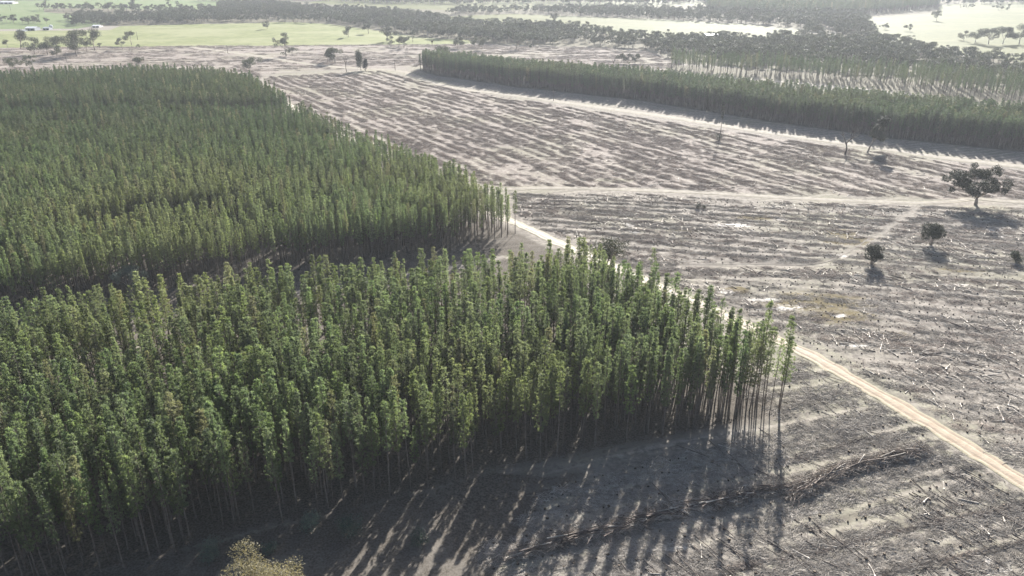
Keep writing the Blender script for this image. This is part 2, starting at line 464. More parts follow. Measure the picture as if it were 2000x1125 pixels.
PILES = [(poly([(1005, 1088), (1100, 1060), (1200, 1036), (1320, 1002), (1430, 978), (1500, 962), (1550, 955)]), 1.15),
         (poly([(1555, 968), (1640, 925), (1720, 902), (1800, 884)]), 1.35)]

def row_frame(X, Y):
    a = inside(REG_A, X, Y); b = inside(REG_B, X, Y); d = inside(REG_D, X, Y)
    sel = lambda f: np.where(a, f(ROW_A), np.where(b, f(ROW_B), np.where(d, f(vdir(80)), f(ROW_C))))
    u = sel(lambda r: X * r[0] + Y * r[1]); v = sel(lambda r: X * r[1] - Y * r[0])
    per = np.where(a, 8.0, np.where(b, 6.0, np.where(d, 16.0, 5.0)))
    return u, v, per

def stripe_phase(X, Y):
    u, v, per = row_frame(X, Y)
    return v / per + 1.0 * (fbm(u * .006, v * .035, 91) - .5) + .75 * (fbm(u * .045, v * .12, 93) - .5)

def terrain(X, Y):
    X = np.asarray(X, float); Y = np.asarray(Y, float)
    k = sstep(620, 470, Y) * sstep(0.3, 4.0, road_dist(X, Y))
    z = 0.5 * (fbm(X * .02, Y * .02, 3) - .5) + 0.32 * (fbm(X * .22, Y * .22, 7) - .5)
    a = inside(REG_A, X, Y); b = inside(REG_B, X, Y)
    v = np.where(a, X * ROW_A[1] - Y * ROW_A[0], np.where(b, X * ROW_B[1] - Y * ROW_B[0], X * ROW_C[1] - Y * ROW_C[0]))
    u = np.where(a, X * ROW_A[0] + Y * ROW_A[1], np.where(b, X * ROW_B[0] + Y * ROW_B[1], X * ROW_C[0] + Y * ROW_C[1]))
    z = z + 0.30 * (fbm(u * .06, v * .55, 11) - .5)
    near = (Y < 175)
    if np.any(near):
        h = np.zeros(np.shape(Y))
        for pl, w in PILES: h = np.maximum(h, 0.3 * sstep(w * .95, w * .2, dist_line(pl, X, Y) + 1.2 * (vnoise(X * .5, Y * .5, 77) - .5)))
        z = z + h * near
    return z * k

# ------------------------------------------------------------------ ground sheet
def graded(lo, f0, f1, hi, step, grow=1.10):
    c = list(np.arange(f0, f1 + 1e-6, step))
    s, x = step, f1
    while x < hi: s *= grow; x += s; c.append(min(x, hi))
    s, x = step, f0
    while x > lo: s *= grow; x -= s; c.insert(0, max(x, lo))
    return np.array(c)

gx = graded(-5000, -115, 330, 5000, 0.95, 1.045)
gy = graded(-3000, 98, 460, 7000, 0.95, 1.035)
GX, GY = np.meshgrid(gx, gy)
X, Y = GX.ravel(), GY.ravel()
rd = road_dist(X, Y)
Z = terrain(X, Y) - 0.09 * sstep(1.2, -0.4, rd)
mb = MB()
ny, nx = GX.shape
i = np.arange(ny - 1)[:, None] * nx; j = np.arange(nx - 1)[None]
mb.add(np.stack([X, Y, Z], 1), np.stack([i + j, i + j + 1, i + nx + j + 1, i + nx + j], -1).reshape(-1, 4))
gm = mb.mesh('ground', ground_material(), True)
ia, ib, ic, idd = (inside(p, X, Y) for p in (REG_A, REG_B, REG_C, REG_D))
ROW_D = vdir(80)
row = np.where(ia[:, None], ROW_A, np.where(ib[:, None], ROW_B, np.where(idd[:, None], ROW_D, ROW_C)))
U, V = X * row[:, 0] + Y * row[:, 1], X * row[:, 1] - Y * row[:, 0]
at_uv = gm.attributes.new('rowuv', 'FLOAT_VECTOR', 'POINT')
at_uv.data.foreach_set('vector', np.stack([U, V, np.zeros_like(U)], 1).astype(np.float32).ravel())
def gattr(name, a):
    gm.attributes.new(name, 'FLOAT', 'POINT').data.foreach_set('value', np.asarray(a, np.float32))
def blob(px, py, rx, ry):
    x, y = at(px, py)
    x1, y1 = at(px, py - ry); x2, y2 = at(px + rx, py)
    return 1 - np.sqrt(((X - x) / (x2 - x)) ** 2 + ((Y - y) / (y1 - y)) ** 2)
sand = np.zeros_like(X) - .2
for b in [(1450, 438, 70, 8), (1530, 428, 30, 7), (1420, 441, 110, 6), (1950, 448, 80, 7), (1960, 463, 40, 6), (1540, 602, 90, 9), (1640, 618, 40, 8), (1590, 640, 60, 6), (1420, 570, 40, 10), (1680, 676, 60, 4), (1500, 585, 60, 7),
          (1980, 890, 30, 16), (1920, 985, 40, 8), (1930, 1110, 90, 30), (1300, 1070, 70, 10), (1560, 1000, 60, 8), (1850, 555, 60, 5), (1630, 500, 60, 6), (1230, 440, 18, 40)]:
    sand = np.maximum(sand, 0.55 * np.clip(blob(*b), -1, 1) + 0.25)
sand = sand - 0.10 + 0.5 * (fbm(U * .05, V * .5, 31) - .5)
gattr('sand', sand)
gattr('phase', stripe_phase(X, Y))
moss = np.zeros_like(X) - .2
for b in [(1600, 590, 130, 24), (1640, 620, 90, 16), (1650, 470, 60, 12), (1645, 455, 40, 8), (1440, 567, 26, 9), (1880, 525, 60, 8), (1750, 655, 40, 10), (1480, 425, 50, 6), (1350, 450, 60, 5)]:
    moss = np.maximum(moss, 0.6 * np.clip(blob(*b), -1, 1) + 0.25)
gattr('moss', moss + 0.08 + 0.3 * (fbm(U * .06, V * .3, 41) - .5))
vd = dist_line(ROAD, X, Y)
pale = np.clip(0.72 - np.abs(vd - 6.5) / 7.5, -.2, 1) * (ib | ic) * sstep(420, 120, Y)
for pl, w, k_ in ((TRACK_FAR, 4, 4.0), (TRACK_MID, 2, 2.0)):
    pale = np.maximum(pale, 0.55 - (dist_line(pl, X, Y) - w) / k_)
for px, py, rx, ry in [(1920, 408, 90, 10), (1620, 425, 160, 12), (1680, 300, 40, 12), (1200, 352, 60, 6), (720, 142, 90, 5), (1330, 470, 20, 10)]:
    pale = np.maximum(pale, 0.8 * np.clip(blob(px, py, rx, ry), -1, 1) + .2)
pale = np.maximum(pale, np.where(ic, .30, -.2) + .5 * (fbm(U * .03, V * .22, 57) - .5) + .12 * np.sin(6.2832 * stripe_phase(X, Y)))
gattr('pale', np.clip(pale, -.2, 1))
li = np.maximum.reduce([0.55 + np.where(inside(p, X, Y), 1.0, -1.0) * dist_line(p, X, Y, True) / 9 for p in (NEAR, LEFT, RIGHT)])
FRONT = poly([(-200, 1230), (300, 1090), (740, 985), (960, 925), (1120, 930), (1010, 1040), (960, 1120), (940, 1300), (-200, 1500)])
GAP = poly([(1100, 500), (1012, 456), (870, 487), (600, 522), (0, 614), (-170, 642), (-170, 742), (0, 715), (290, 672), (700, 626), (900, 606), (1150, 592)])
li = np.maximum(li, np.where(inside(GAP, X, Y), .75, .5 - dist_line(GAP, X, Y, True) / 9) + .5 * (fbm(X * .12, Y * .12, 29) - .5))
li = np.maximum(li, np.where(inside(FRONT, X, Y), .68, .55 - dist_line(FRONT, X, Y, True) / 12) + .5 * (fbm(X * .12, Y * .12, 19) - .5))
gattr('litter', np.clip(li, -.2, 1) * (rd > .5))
wd = np.maximum.reduce([np.where(inside(p, X, Y), 1.0, 0.6 - dist_line(p, X, Y, True) / 40) for p in WOODS + [THIN]])
wd = np.where(Y > 1250, np.maximum(wd, .8), wd)
gattr('wood', np.clip(wd, -.2, 1))
gattr('pink', np.where(ia | idd, 0.9, 0.15) + 0.35 * (fbm(X * .015, Y * .015, 5) - .5))
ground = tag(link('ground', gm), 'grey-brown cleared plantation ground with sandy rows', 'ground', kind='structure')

# ------------------------------------------------------------------ roads and tracks
def smooth_line(pts, step):
    pts = np.asarray(pts)
    P = np.vstack([2 * pts[0] - pts[1], pts, 2 * pts[-1] - pts[-2]])
    o = []
    for k in range(1, len(P) - 2):
        p0, p1, p2, p3 = P[k - 1:k + 3]
        n = max(2, int(np.linalg.norm(p2 - p1) / step))
        t = np.linspace(0, 1, n, endpoint=False)[:, None]
        o.append(.5 * ((2 * p1) + (-p0 + p2) * t + (2 * p0 - 5 * p1 + 4 * p2 - p3) * t ** 2 + (-p0 + 3 * p1 - 3 * p2 + p3) * t ** 3))
    return np.vstack(o + [pts[-1:]])

def ribbon(name, line, w, mat, label, cat, rut=0.10, step=1.2, seed=0, lift=0.0):
    L = smooth_line(line, step)
    T = np.gradient(L, axis=0); T /= np.linalg.norm(T, axis=1, keepdims=True)
    N = np.stack([T[:, 1], -T[:, 0]], 1)
    s = np.arange(len(L)) * step
    wl = w * (1 + .5 * (fbm(s * .11, s * 0, seed) - .5) + .35 * (vnoise(s * .5, s * 0, seed + 3) - .5))
    wr = w * (1 + .5 * (fbm(s * .11, s * 0 + 9, seed + 5) - .5) + .35 * (vnoise(s * .5, s * 0 + 9, seed + 8) - .5))
    q = np.array([-1, -.86, -.62, -.50, -.38, -.15, 0, .15, .38, .50, .62, .86, 1])
    prof = np.array([-.35, 0, .05, -1, .05, .3, .35, .3, .05, -1, .05, 0, -.35]) * rut
    edge = np.array([1.1, .68, .3, 0, 0, .35, .5, .35, 0, 0, .3, .68, 1.1])
    rt = np.array([0, 0, .2, 1, .2, 0, 0, 0, .2, 1, .2, 0, 0])
    off = np.where(q < 0, q * wl[:, None], q * wr[:, None]) + .35 * (fbm(s * .05, s * 0, seed + 20) - .5)[:, None]
    XY = L[:, None] + off[..., None] * N[:, None]
    ZZ = terrain(XY[..., 0], XY[..., 1]) * 0 + prof[None] + 0.045 + lift + 0.05 * (fbm(XY[..., 0] * .4, XY[..., 1] * .4, seed) - .5)
    n, k = off.shape
    b = MB()
    i = np.arange(n - 1)[:, None] * k; j = np.arange(k - 1)[None]
    b.add(np.concatenate([XY, ZZ[..., None]], -1).reshape(-1, 3), np.stack([i + j, i + k + j, i + k + j + 1, i + j + 1], -1).reshape(-1, 4)[:, ::-1])
    m = b.mesh(name, mat, True)
    m.attributes.new('edge', 'FLOAT', 'POINT').data.foreach_set('value', np.tile(edge, n).astype(np.float32))
    m.attributes.new('rut', 'FLOAT', 'POINT').data.foreach_set('value', np.tile(rt, n).astype(np.float32))
    return tag(link(name, m), label, cat, kind='structure')

m_road = sand_material('road_sand', (0.37, 0.295, 0.222), (0.47, 0.39, 0.30), (0.48, 0.43, 0.365), (0.60, 0.55, 0.475), 165, 250, (0.36, 0.33, 0.235))
m_track = sand_material('track_sand', (0.26, 0.235, 0.20), (0.37, 0.34, 0.29), (0.28, 0.255, 0.215), (0.36, 0.33, 0.28), 300, 500, (0.40, 0.365, 0.27))
m_rut = sand_material('rut_sand', (0.22, 0.20, 0.17), (0.30, 0.272, 0.235), (0.22, 0.20, 0.17), (0.30, 0.272, 0.235), 300, 500, (0.22, 0.20, 0.17))
ribbon('sand_road', ROAD, 2.6, m_road, 'pale orange sand road running diagonally past the near pine block', 'road', 0.12, seed=1)
ribbon('sandy_track', TRACK_MID, 1.9, m_track, 'pale track curving across the clear-cut to the lone spreading tree', 'track', 0.06, seed=2, lift=.02)
ribbon('sandy_track', TRACK_FAR, 3.4, m_track, 'wide pale track along the foot of the far right pine stand', 'track', 0.06, step=2, seed=3, lift=.04)
ribbon('sandy_track', TRACK_GAP, 1.2, m_rut, 'narrow sandy break between the two pine blocks', 'track', 0.06, seed=4, lift=.01)
_wl = smooth_line(TRACK_WHEEL, 4.0); _wt = np.gradient(_wl, axis=0); _wt /= np.linalg.norm(_wt, axis=1, keepdims=True)
for _s, _lab in ((-1.1, 'left rut of the faint wheel track crossing the clear-cut among the shrubs'), (1.1, 'right rut of the faint wheel track crossing the clear-cut among the shrubs')):
    ribbon('wheel_rut', _wl + _s * np.stack([_wt[:, 1], -_wt[:, 0]], 1), 0.30, m_rut, _lab, 'track', 0.01, seed=5)
ribbon('faint_track', TRACK_LOOP, 1.6, m_rut, 'faint track rounding the top corner of the left block', 'track', 0.03, step=2, seed=9)
ribbon('sandy_track', TRACK_BACK, 2.5, m_track, 'bright track in front of the thinned pines', 'track', 0.05, step=2, seed=6)

# ------------------------------------------------------------------ paddocks
pm = {'green_paddock': paddock_material('green_paddock', (0.145, 0.165, 0.07), (0.235, 0.25, 0.115), (0.28, 0.28, 0.16), 0.7),
      'lush_paddock': paddock_material('lush_paddock', (0.11, 0.155, 0.065), (0.165, 0.205, 0.092), (0.20, 0.22, 0.115), 0.4),
      'pale_paddock': paddock_material('pale_paddock', (0.075, 0.085, 0.028), (0.120, 0.130, 0.045), (0.150, 0.150, 0.065), 0.6)}
PADP = []
for k, (nm, px, mat, lab) in enumerate(PADDOCKS):
    P = poly(px); PADP.append(P)
    L = []
    for q in range(len(P)):
        a, b = P[q], P[(q + 1) % len(P)]
        n = max(1, int(np.linalg.norm(b - a) / 15))
        for t in range(n):
            p = a + (b - a) * t / n
            L.append(p + 5 * np.array([fbm(p[0] * .03, p[1] * .03, 50 + k) - .5, fbm(p[0] * .03, p[1] * .03, 60 + k) - .5]))
    L = np.array(L)
    me = bpy.data.meshes.new(nm)
    me.from_pydata([(x, y, 0.12) for x, y in L], [], [list(range(len(L)))])
    me.update()
    if me.polygons[0].normal.z < 0: me.flip_normals()
    me.materials.append(pm[mat])
    tag(link(nm, me), lab, 'paddock', kind='structure')

# ------------------------------------------------------------------ plants: shape builders
def unit(v): return v / (np.linalg.norm(v, axis=-1, keepdims=True) + 1e-9)

def pine_meshes(k, H=20.0, crown0=0.46, Rm=1.55, dens=1.0):
    rg = np.random.default_rng(100 + k)
    tr = MB()
    zz = np.linspace(0, H * .97, 9)
    bend = rg.normal(0, .10, 2)
    sw = lambda z: np.stack([bend[0] * np.sin(z / H * 3.0) + .03 * np.sin(z * .9), bend[1] * np.sin(z / H * 2.4), z], -1)
    tr.tube(sw(zz), np.interp(zz, [0, 1, H * .5, H], [.19, .15, .105, .03]), 6)
    for q in range(16):                                   # dead twigs under the green crown
        z = rg.uniform(.18, crown0 + .1) * H
        a = rg.uniform(0, 6.283); l = rg.uniform(.5, 1.5)
        p = sw(np.array(z))
        tr.tube([p, p + [math.cos(a) * l, math.sin(a) * l, rg.uniform(-.15, .3) * l]], [.03, .012], 3, False)
    P, D, W = [], [], []
    def tuft(c, out_, n, r):
        u = unit(rg.normal(0, 1, (n, 3)) + out_ * .7 + [0, 0, .45])
        d = unit(u + rg.normal(0, .45, (n, 3))) * rg.uniform(.24, .48, (n, 1))
        P.append(c + u * rg.uniform(.15, 1.0, (n, 1)) * r); D.append(d)
        W.append(unit(np.cross(d, rg.normal(0, 1, (n, 3)))) * rg.uniform(.065, .12, (n, 1)))
    z = crown0 * H
    lop = rg.uniform(0, 6.28)
    while z < H - .5:
        t = (z - crown0 * H) / (H * (1 - crown0))
        r = Rm * min(1, (t + .12) / .30) ** .6 * (1 - t ** 1.8 * .78) * rg.uniform(.68, 1.2)
        nb = int(rg.integers(4, 7)); a0 = rg.uniform(0, 6.28)
        for q in range(nb):
            if rg.random() < .16: continue
            a = a0 + q * 6.283 / nb + rg.normal(0, .3)
            l = r * rg.uniform(.5, 1.25) * (1 + .18 * math.cos(a - lop))
            dirv = np.array([math.cos(a), math.sin(a), rg.uniform(.05, .5) + .35 * t])
            base = sw(np.array(z))
            tip = base + dirv * l + [0, 0, .2 * l]
            tr.tube([base, tip], [.03, .010], 3, False)
            out_ = np.array([math.cos(a), math.sin(a), 0])
            tuft(tip, out_, int(rg.integers(20, 33) * dens), rg.uniform(.22, .40))
            tuft(base * .45 + tip * .55 + rg.normal(0, .1, 3), out_, int(15 * dens), .34)
        z += rg.uniform(.5, .85)
    top = sw(np.array(H * .98))
    n = 14
    d = unit(rg.normal(0, .5, (n, 3)) + [0, 0, 1.0]) * .55
    P.append(top + rg.normal(0, .12, (n, 3)) - [0, 0, .15]); D.append(d); W.append(unit(np.cross(d, rg.normal(0, 1, (n, 3)))) * .16)
    cr = MB()
    cr.kites(np.vstack(P), np.vstack(D), np.vstack(W))
    return tr.mesh('trunk', M['pine_bark']), cr.mesh('crown', M['pine'])

def clumps(rg, centres, radii, per, ls, mb, flat=.68):
    for c, r in zip(centres, radii):
        n = int(per * r * r)
        u = unit(rg.normal(0, 1, (n, 3)))
        rr = rg.uniform(.35, 1.08, n) ** .55
        lump = 1 + .22 * np.sin(u[:, 0] * 5 + c[0]) * np.sin(u[:, 1] * 4.3 + c[1] * 2) + .12 * np.sin(u[:, 2] * 7 + c[2])
        p = c + u * (rr * r * lump)[:, None] * [1, 1, flat]
        d = unit(u * .7 + rg.normal(0, .8, (n, 3)) + [0, 0, -.15]) * rg.uniform(.7, 1.3, (n, 1)) * ls
        w = unit(np.cross(d, u + rg.normal(0, .6, (n, 3)))) * rg.uniform(.4, .65, (n, 1)) * ls
        mb.kites(p, d, w)

def gum_meshes(seed, H=12, Rr=4.5, tf=.3, limbs=4, per=42, ls=.55, cr=1.45, mat='gum', flat=.68, trunk_r=.28, lean=.0, fill=1, low=.60):
    rg = np.random.default_rng(seed)
    tr, cb = MB(), MB()
    lx, ly = rg.normal(0, .06, 2) + [lean, 0]
    tz = np.linspace(-.1, tf * H, 5)
    tp = np.stack([lx * tz + .1 * np.sin(tz), ly * tz, tz], 1)
    tr.tube(tp, np.linspace(trunk_r * 1.25, trunk_r * .8, 5), 7)
    C, RR = [], []
    fork = tp[-1]
    for q in range(limbs):
        a = q * 6.283 / limbs + rg.normal(0, .35)
        ro = Rr * rg.uniform(.45, .78); zo = H * rg.uniform(low + .06, .95) - .4 * cr
        if q == 0: ro *= .3; zo = H - .7 * cr
        e = np.array([math.cos(a) * ro + lx * H, math.sin(a) * ro + ly * H, zo])
        mid = fork * .5 + e * .5 + rg.normal(0, .05 * H, 3) * [1, 1, .4] + [0, 0, -.02 * H]
        t = np.linspace(0, 1, 6)[:, None]
        cv = (1 - t) ** 2 * fork + 2 * t * (1 - t) * mid + t * t * e
        tr.tube(cv, np.linspace(trunk_r * .62, trunk_r * .16, 6), 5, False)
        C.append(e); RR.append(cr * rg.uniform(.85, 1.2))
        for s in range(2 + fill):
            b = cv[int(rg.integers(2, 5))]
            e2 = e + rg.normal(0, 1, 3) * [Rr * .30, Rr * .30, H * .13] - [0, 0, .03 * H]
            e2[2] = np.clip(e2[2], H * (low + rg.uniform(-.08, .10)), H - .6 * cr)
            tr.tube(np.stack([b, b * .45 + e2 * .55 + [0, 0, .1 * cr], e2]), [trunk_r * .3, trunk_r * .2, trunk_r * .08], 4, False)
            C.append(e2); RR.append(cr * rg.uniform(.6, 1.05))
    clumps(rg, C, RR, per, ls, cb, flat * 1.15)
    return tr.mesh('trunk', M['gum_bark'], True), cb.mesh('crown', M[mat])

def bush_meshes(seed, H=2.5, Rr=1.6, per=70, ls=.28, mat='dark_bush', n=7, leg=0.0, cl=.52):
    rg = np.random.default_rng(seed)
    tr, cb = MB(), MB()
    C, RR = [], []
    for q in range(n):
        a = rg.uniform(0, 6.28); ro = Rr * (1.08 - cl) * math.sqrt(rg.random())
        r = Rr * rg.uniform(cl - .1, cl + .1)
        e = np.array([math.cos(a) * ro, math.sin(a) * ro, max(leg, 0) + rg.uniform(.25, .95) * (H - leg - r * .8) + r * .25])
        C.append(e); RR.append(r)
        tr.tube(np.stack([[e[0] * .1, e[1] * .1, -.05], e * [.5, .5, .5], e]), [.07 + .02 * H / 3, .05, .02], 4, False)
    clumps(rg, C, RR, per, ls, cb, .9)
    return tr.mesh('stem', M['gum_bark'], True), cb.mesh('foliage', M[mat])

def tree_obj(name, meshes, loc, rz=0, s=1.0, label=None, cat='tree', group=None, parts=('trunk', 'crown'), tilt=(0, 0)):
    e = bpy.data.objects.new(name, None)
    e.empty_display_size = .5
    col.objects.link(e)
    e.location = loc
    e.rotation_euler = (tilt[0], tilt[1], rz)
    e.scale = (s, s, s) if np.isscalar(s) else s
    for nm, me in zip(parts, meshes):
        link(nm, me, e)
    tag(e, label, cat, group)
    return e

# ------------------------------------------------------------------ scatter: one object of kind 'stuff' that instances parts of things already standing
def scatter(name, P, ROT, S, IDX, protos, label, cat):
    me = bpy.data.meshes.new(name)
    n = len(P)
    me.vertices.add(n); me.vertices.foreach_set('co', np.asarray(P, np.float32).ravel())
    me.attributes.new('rot', 'FLOAT_VECTOR', 'POINT').data.foreach_set('vector', np.asarray(ROT, np.float32).ravel())
    me.attributes.new('scl', 'FLOAT_VECTOR', 'POINT').data.foreach_set('vector', np.asarray(S, np.float32).ravel())
    me.attributes.new('idx', 'INT', 'POINT').data.foreach_set('value', np.asarray(IDX, np.int32))
    o = link(name, me)
    ng = bpy.data.node_groups.new(name + '_scatter', 'GeometryNodeTree')
    ng.interface.new_socket('Geometry', in_out='INPUT', socket_type='NodeSocketGeometry')
    ng.interface.new_socket('Geometry', in_out='OUTPUT', socket_type='NodeSocketGeometry')
    N, L = ng.nodes, ng.links
    gi, go = N.new('NodeGroupInput'), N.new('NodeGroupOutput')
    ip = N.new('GeometryNodeInstanceOnPoints')
    allj = N.new('GeometryNodeJoinGeometry')
    for grp in protos:
        j = N.new('GeometryNodeJoinGeometry')
        for ob in grp:
            inf = N.new('GeometryNodeObjectInfo')
            inf.transform_space = 'ORIGINAL'
            inf.inputs['Object'].default_value = ob
            L.new(inf.outputs['Geometry'], j.inputs[0])
        ti = N.new('GeometryNodeGeometryToInstance')
        L.new(j.outputs[0], ti.inputs[0])
        L.new(ti.outputs[0], allj.inputs[0])
    def na(nm, t):
        a = N.new('GeometryNodeInputNamedAttribute'); a.data_type = t
        a.inputs['Name'].default_value = nm
        return [q for q in a.outputs if q.enabled][0]
    e2r = N.new('FunctionNodeEulerToRotation')
    L.new(na('rot', 'FLOAT_VECTOR'), e2r.inputs[0])
    L.new(gi.outputs[0], ip.inputs['Points'])
    L.new(allj.outputs[0], ip.inputs['Instance'])
    ip.inputs['Pick Instance'].default_value = True
    L.new(na('idx', 'INT'), ip.inputs['Instance Index'])
    L.new(e2r.outputs[0], ip.inputs['Rotation'])
    L.new(na('scl', 'FLOAT_VECTOR'), ip.inputs['Scale'])
    L.new(ip.outputs[0], go.inputs[0])
    md = o.modifiers.new('scatter', 'NODES')
    md.node_group = ng
    return tag(o, label, cat, kind='stuff')

def grid_in(pl, d1, s1, s2, jit, rg):
    """planting rows: points every s2 m along direction d1, rows s1 m apart"""
    d2 = np.array([-d1[1], d1[0]])
    a, b = pl @ d1, pl @ d2
    u = np.arange(a.min(), a.max(), s2); v = np.arange(b.min(), b.max(), s1)
    Ug, Vg = np.meshgrid(u, v)
    Ug = Ug + rg.uniform(-.5, .5, Vg.shape[0])[:, None] * s2
    Ug = Ug.ravel() + rg.normal(0, jit, Ug.size); Vg = Vg.ravel() + rg.normal(0, jit * .6, Vg.size)
    p = Ug[:, None] * d1 + Vg[:, None] * d2
    return p[inside(pl, p[:, 0], p[:, 1])]

# ------------------------------------------------------------------ pines
NV = 12
pine_v = [pine_meshes(k, 20.0, [.38, .46, .33, .52, .42, .36, .48, .60, .40, .30, .50, .44][k], [1.1, .98, 1.25, .9, 1.15, 1.05, .95, .8, 1.42, .9, 1.1, 1.05][k], [1, 1, 1.05, .9, 1, 1.1, .95, .75, 1, .9, .45, 1][k]) for k in range(NV)]
rg = np.random.default_rng(7)

def thin_out(p, keep, s, fr=.03):
    nz = fbm(p[:, 0] * fr, p[:, 1] * fr, s) * .6 + .4 * fbm(p[:, 0] * .11, p[:, 1] * .11, s + 4)
    cx, cy_ = at(1500, 800)
    corner = np.hypot(p[:, 0] - cx, p[:, 1] - cy_) < 24
    return p[(rg.random(len(p)) < keep - np.clip(.46 - nz, 0, 1) * 2.2) | (corner & (rg.random(len(p)) < .92))]

near = thin_out(grid_in(NEAR, vdir(23.0), 3.15, 2.45, .68, rg), .86, 70)
left = thin_out(grid_in(LEFT, vdir(70.0), 2.9, 2.6, .5, rg), .92, 80, .022)
for line, w in ((poly([(-150, 262), (0, 257), (300, 247), (610, 252)]), 13.0), (poly([(640, 318), (745, 318)]), 8.0), (poly([(215, 492), (320, 470), (440, 462)]), 8.0), (poly([(-100, 300), (160, 285)]), 7)):
    left = left[dist_line(line, left[:, 0], left[:, 1]) > w]
left = left[dist_line(TRACK_GAP, left[:, 0], left[:, 1]) > 3]
right = thin_out(grid_in(RIGHT, vdir(-60), 2.7, 2.4, .6, rg), .90, 90)
thin = thin_out(grid_in(THIN, vdir(-60), 5.6, 4.4, .9, rg), .75, 95)
farp = grid_in(FARPINE, vdir(-60), 8, 7, 1.5, rg)

def pine_scale(p, base, var=.10):
    return base * (1 + .10 * (fbm(p[:, 0] * .03, p[:, 1] * .03, 61) - .5) + rg.normal(0, var, len(p)))
near_s = pine_scale(near, 1.06); left_s = pine_scale(left, .91, .08); right_s = pine_scale(right, .83, .07)
thin_s = pine_scale(thin, .84); farp_s = pine_scale(farp, 1.0)

def visible_px(p, h, mx=60):
    x0, y0 = project(np.column_stack([p, np.zeros(len(p))]))
    x1, y1 = project(np.column_stack([p, h]))
    return (x1 > -mx) & (x1 < 2000 + mx) & (y1 > -mx) & (y1 < 1125 + mx)

# the 300 pines that show largest stand as things of their own
on = visible_px(near, 20 * near_s, -10)
fx, fy = project(np.column_stack([near, 17 * near_s]))
edge_d = dist_line(poly([(-170, 1222), (189, 1125), (545, 1022), (741, 985), (947, 922), (1300, 850), (1548, 808)]), near[:, 0], near[:, 1])
edge_r = dist_line(poly([(1548, 808), (1440, 742), (1325, 684), (1210, 614), (1150, 592)]), near[:, 0], near[:, 1])
score = np.hypot(near[:, 1], CAM_H) + .35 * edge_d
score[~on] = 1e6
order = np.argsort(score)[:300]
indiv = np.zeros(len(near), bool); indiv[order] = True
near_s[edge_r < 11] *= 1.02
zn = terrain(near[:, 0], near[:, 1])
# first NV individuals take each variant once, so that every variant has a standing source
vi_near = rg.integers(0, NV, len(near))
tip = (edge_r < 13)
vi_near[tip] = rg.choice([3, 7, 6, 1, 10, 3], int(tip.sum()))
near[tip] += rg.normal(0, .6, (int(tip.sum()), 2))
vi_near[order[:NV]] = np.arange(NV)
leafy = {}
for c, k in enumerate(order):
    v = int(vi_near[k])
    if edge_r[k] < 7:
        lab, grp = 'slender bare-stemmed pine at the right corner of the near block beside the sand road', 'pines at the corner of the near block'
    elif edge_d[k] < 5.5:
        lab, grp = 'tall plantation pine in the front row of the near block with its long stem showing', 'front-row pines of the near block'
    elif fx[k] < 700:
        lab, grp = 'bright green plantation pine behind the front row in the left part of near block', 'pines inside the near block, left part'
    else:
        lab, grp = 'plantation pine behind the front row in the right part of the near block', 'pines inside the near block, right part'
    e = tree_obj('pine_tree', pine_v[v], (near[k, 0], near[k, 1], zn[k] - .05), rg.uniform(0, 6.28), (near_s[k] * rg.uniform(.9, 1.15),) * 2 + (near_s[k],), lab, 'pine tree', grp, tilt=tuple(rg.normal(0, .012, 2)))
    if v not in leafy: leafy[v] = list(e.children)
PINE_PROTO = [leafy[v] for v in range(NV)]

def pine_stuff(name, p, s, label, wide=1.0, idx=None):
    n = len(p)
    rot = np.column_stack([rg.normal(0, .014, n), rg.normal(0, .014, n), rg.uniform(0, 6.283, n)])
    w = s * wide * rg.uniform(.85, 1.15, n)
    scatter(name, np.column_stack([p, terrain(p[:, 0], p[:, 1]) - .05]), rot, np.column_stack([w, w, s]), rg.integers(0, NV, n) if idx is None else idx, PINE_PROTO, label, 'pine stand')
rest = (~indiv) & visible_px(near, 20 * near_s, 150)
pine_stuff('pine_stand', near[rest], near_s[rest], 'dense mass of plantation pines filling the rest of the near block', 1.0, vi_near[rest])
lv = visible_px(left, 18 * left_s, 150)
pine_stuff('pine_stand', left[lv], left_s[lv], 'large dense block of plantation pines at the left behind the near block')
rv = visible_px(right, 17 * right_s, 150)
pine_stuff('pine_stand', right[rv], right_s[rv], 'long narrow stand of dark pines along the far track at the right', 1.55, rg.choice([0, 2, 5, 8, 4, 9], int(rv.sum())))
pine_stuff('pine_stand', thin, thin_s, 'thinned row of bare-stemmed pines on pale ground behind the right stand', 1.1, rg.choice([3, 7, 6], len(thin)))
pine_stuff('pine_stand', farp, farp_s, 'far hazy plantation on the rise at the top right', 2.0)

# ------------------------------------------------------------------ gum trees and bushes standing singly
def place(x, y, dz=0.0):
    X, Y = at(x, y)
    return (X, Y, float(terrain(np.array([X]), np.array([Y]))[0]) + dz)

def single_gum(x, yb, yt, wpx, label, seed, name='gum_tree', **k):
    H = topz(x, yb, yt) * 1.06; Wm = wpx * mpp(x, yb) * 1.08
    kw = dict(H=H, Rr=Wm / 2, cr=min(Wm * .19, H * .20), trunk_r=.024 * H, ls=.30 + .022 * H)
    kw.update(k)
    if 'per' not in kw: kw['per'] = 26 / (kw['ls'] ** 2) * .32 * 1.35
    return tree_obj(name, gum_meshes(seed, **kw), place(x, yb), 0, 1.0, label, 'tree')

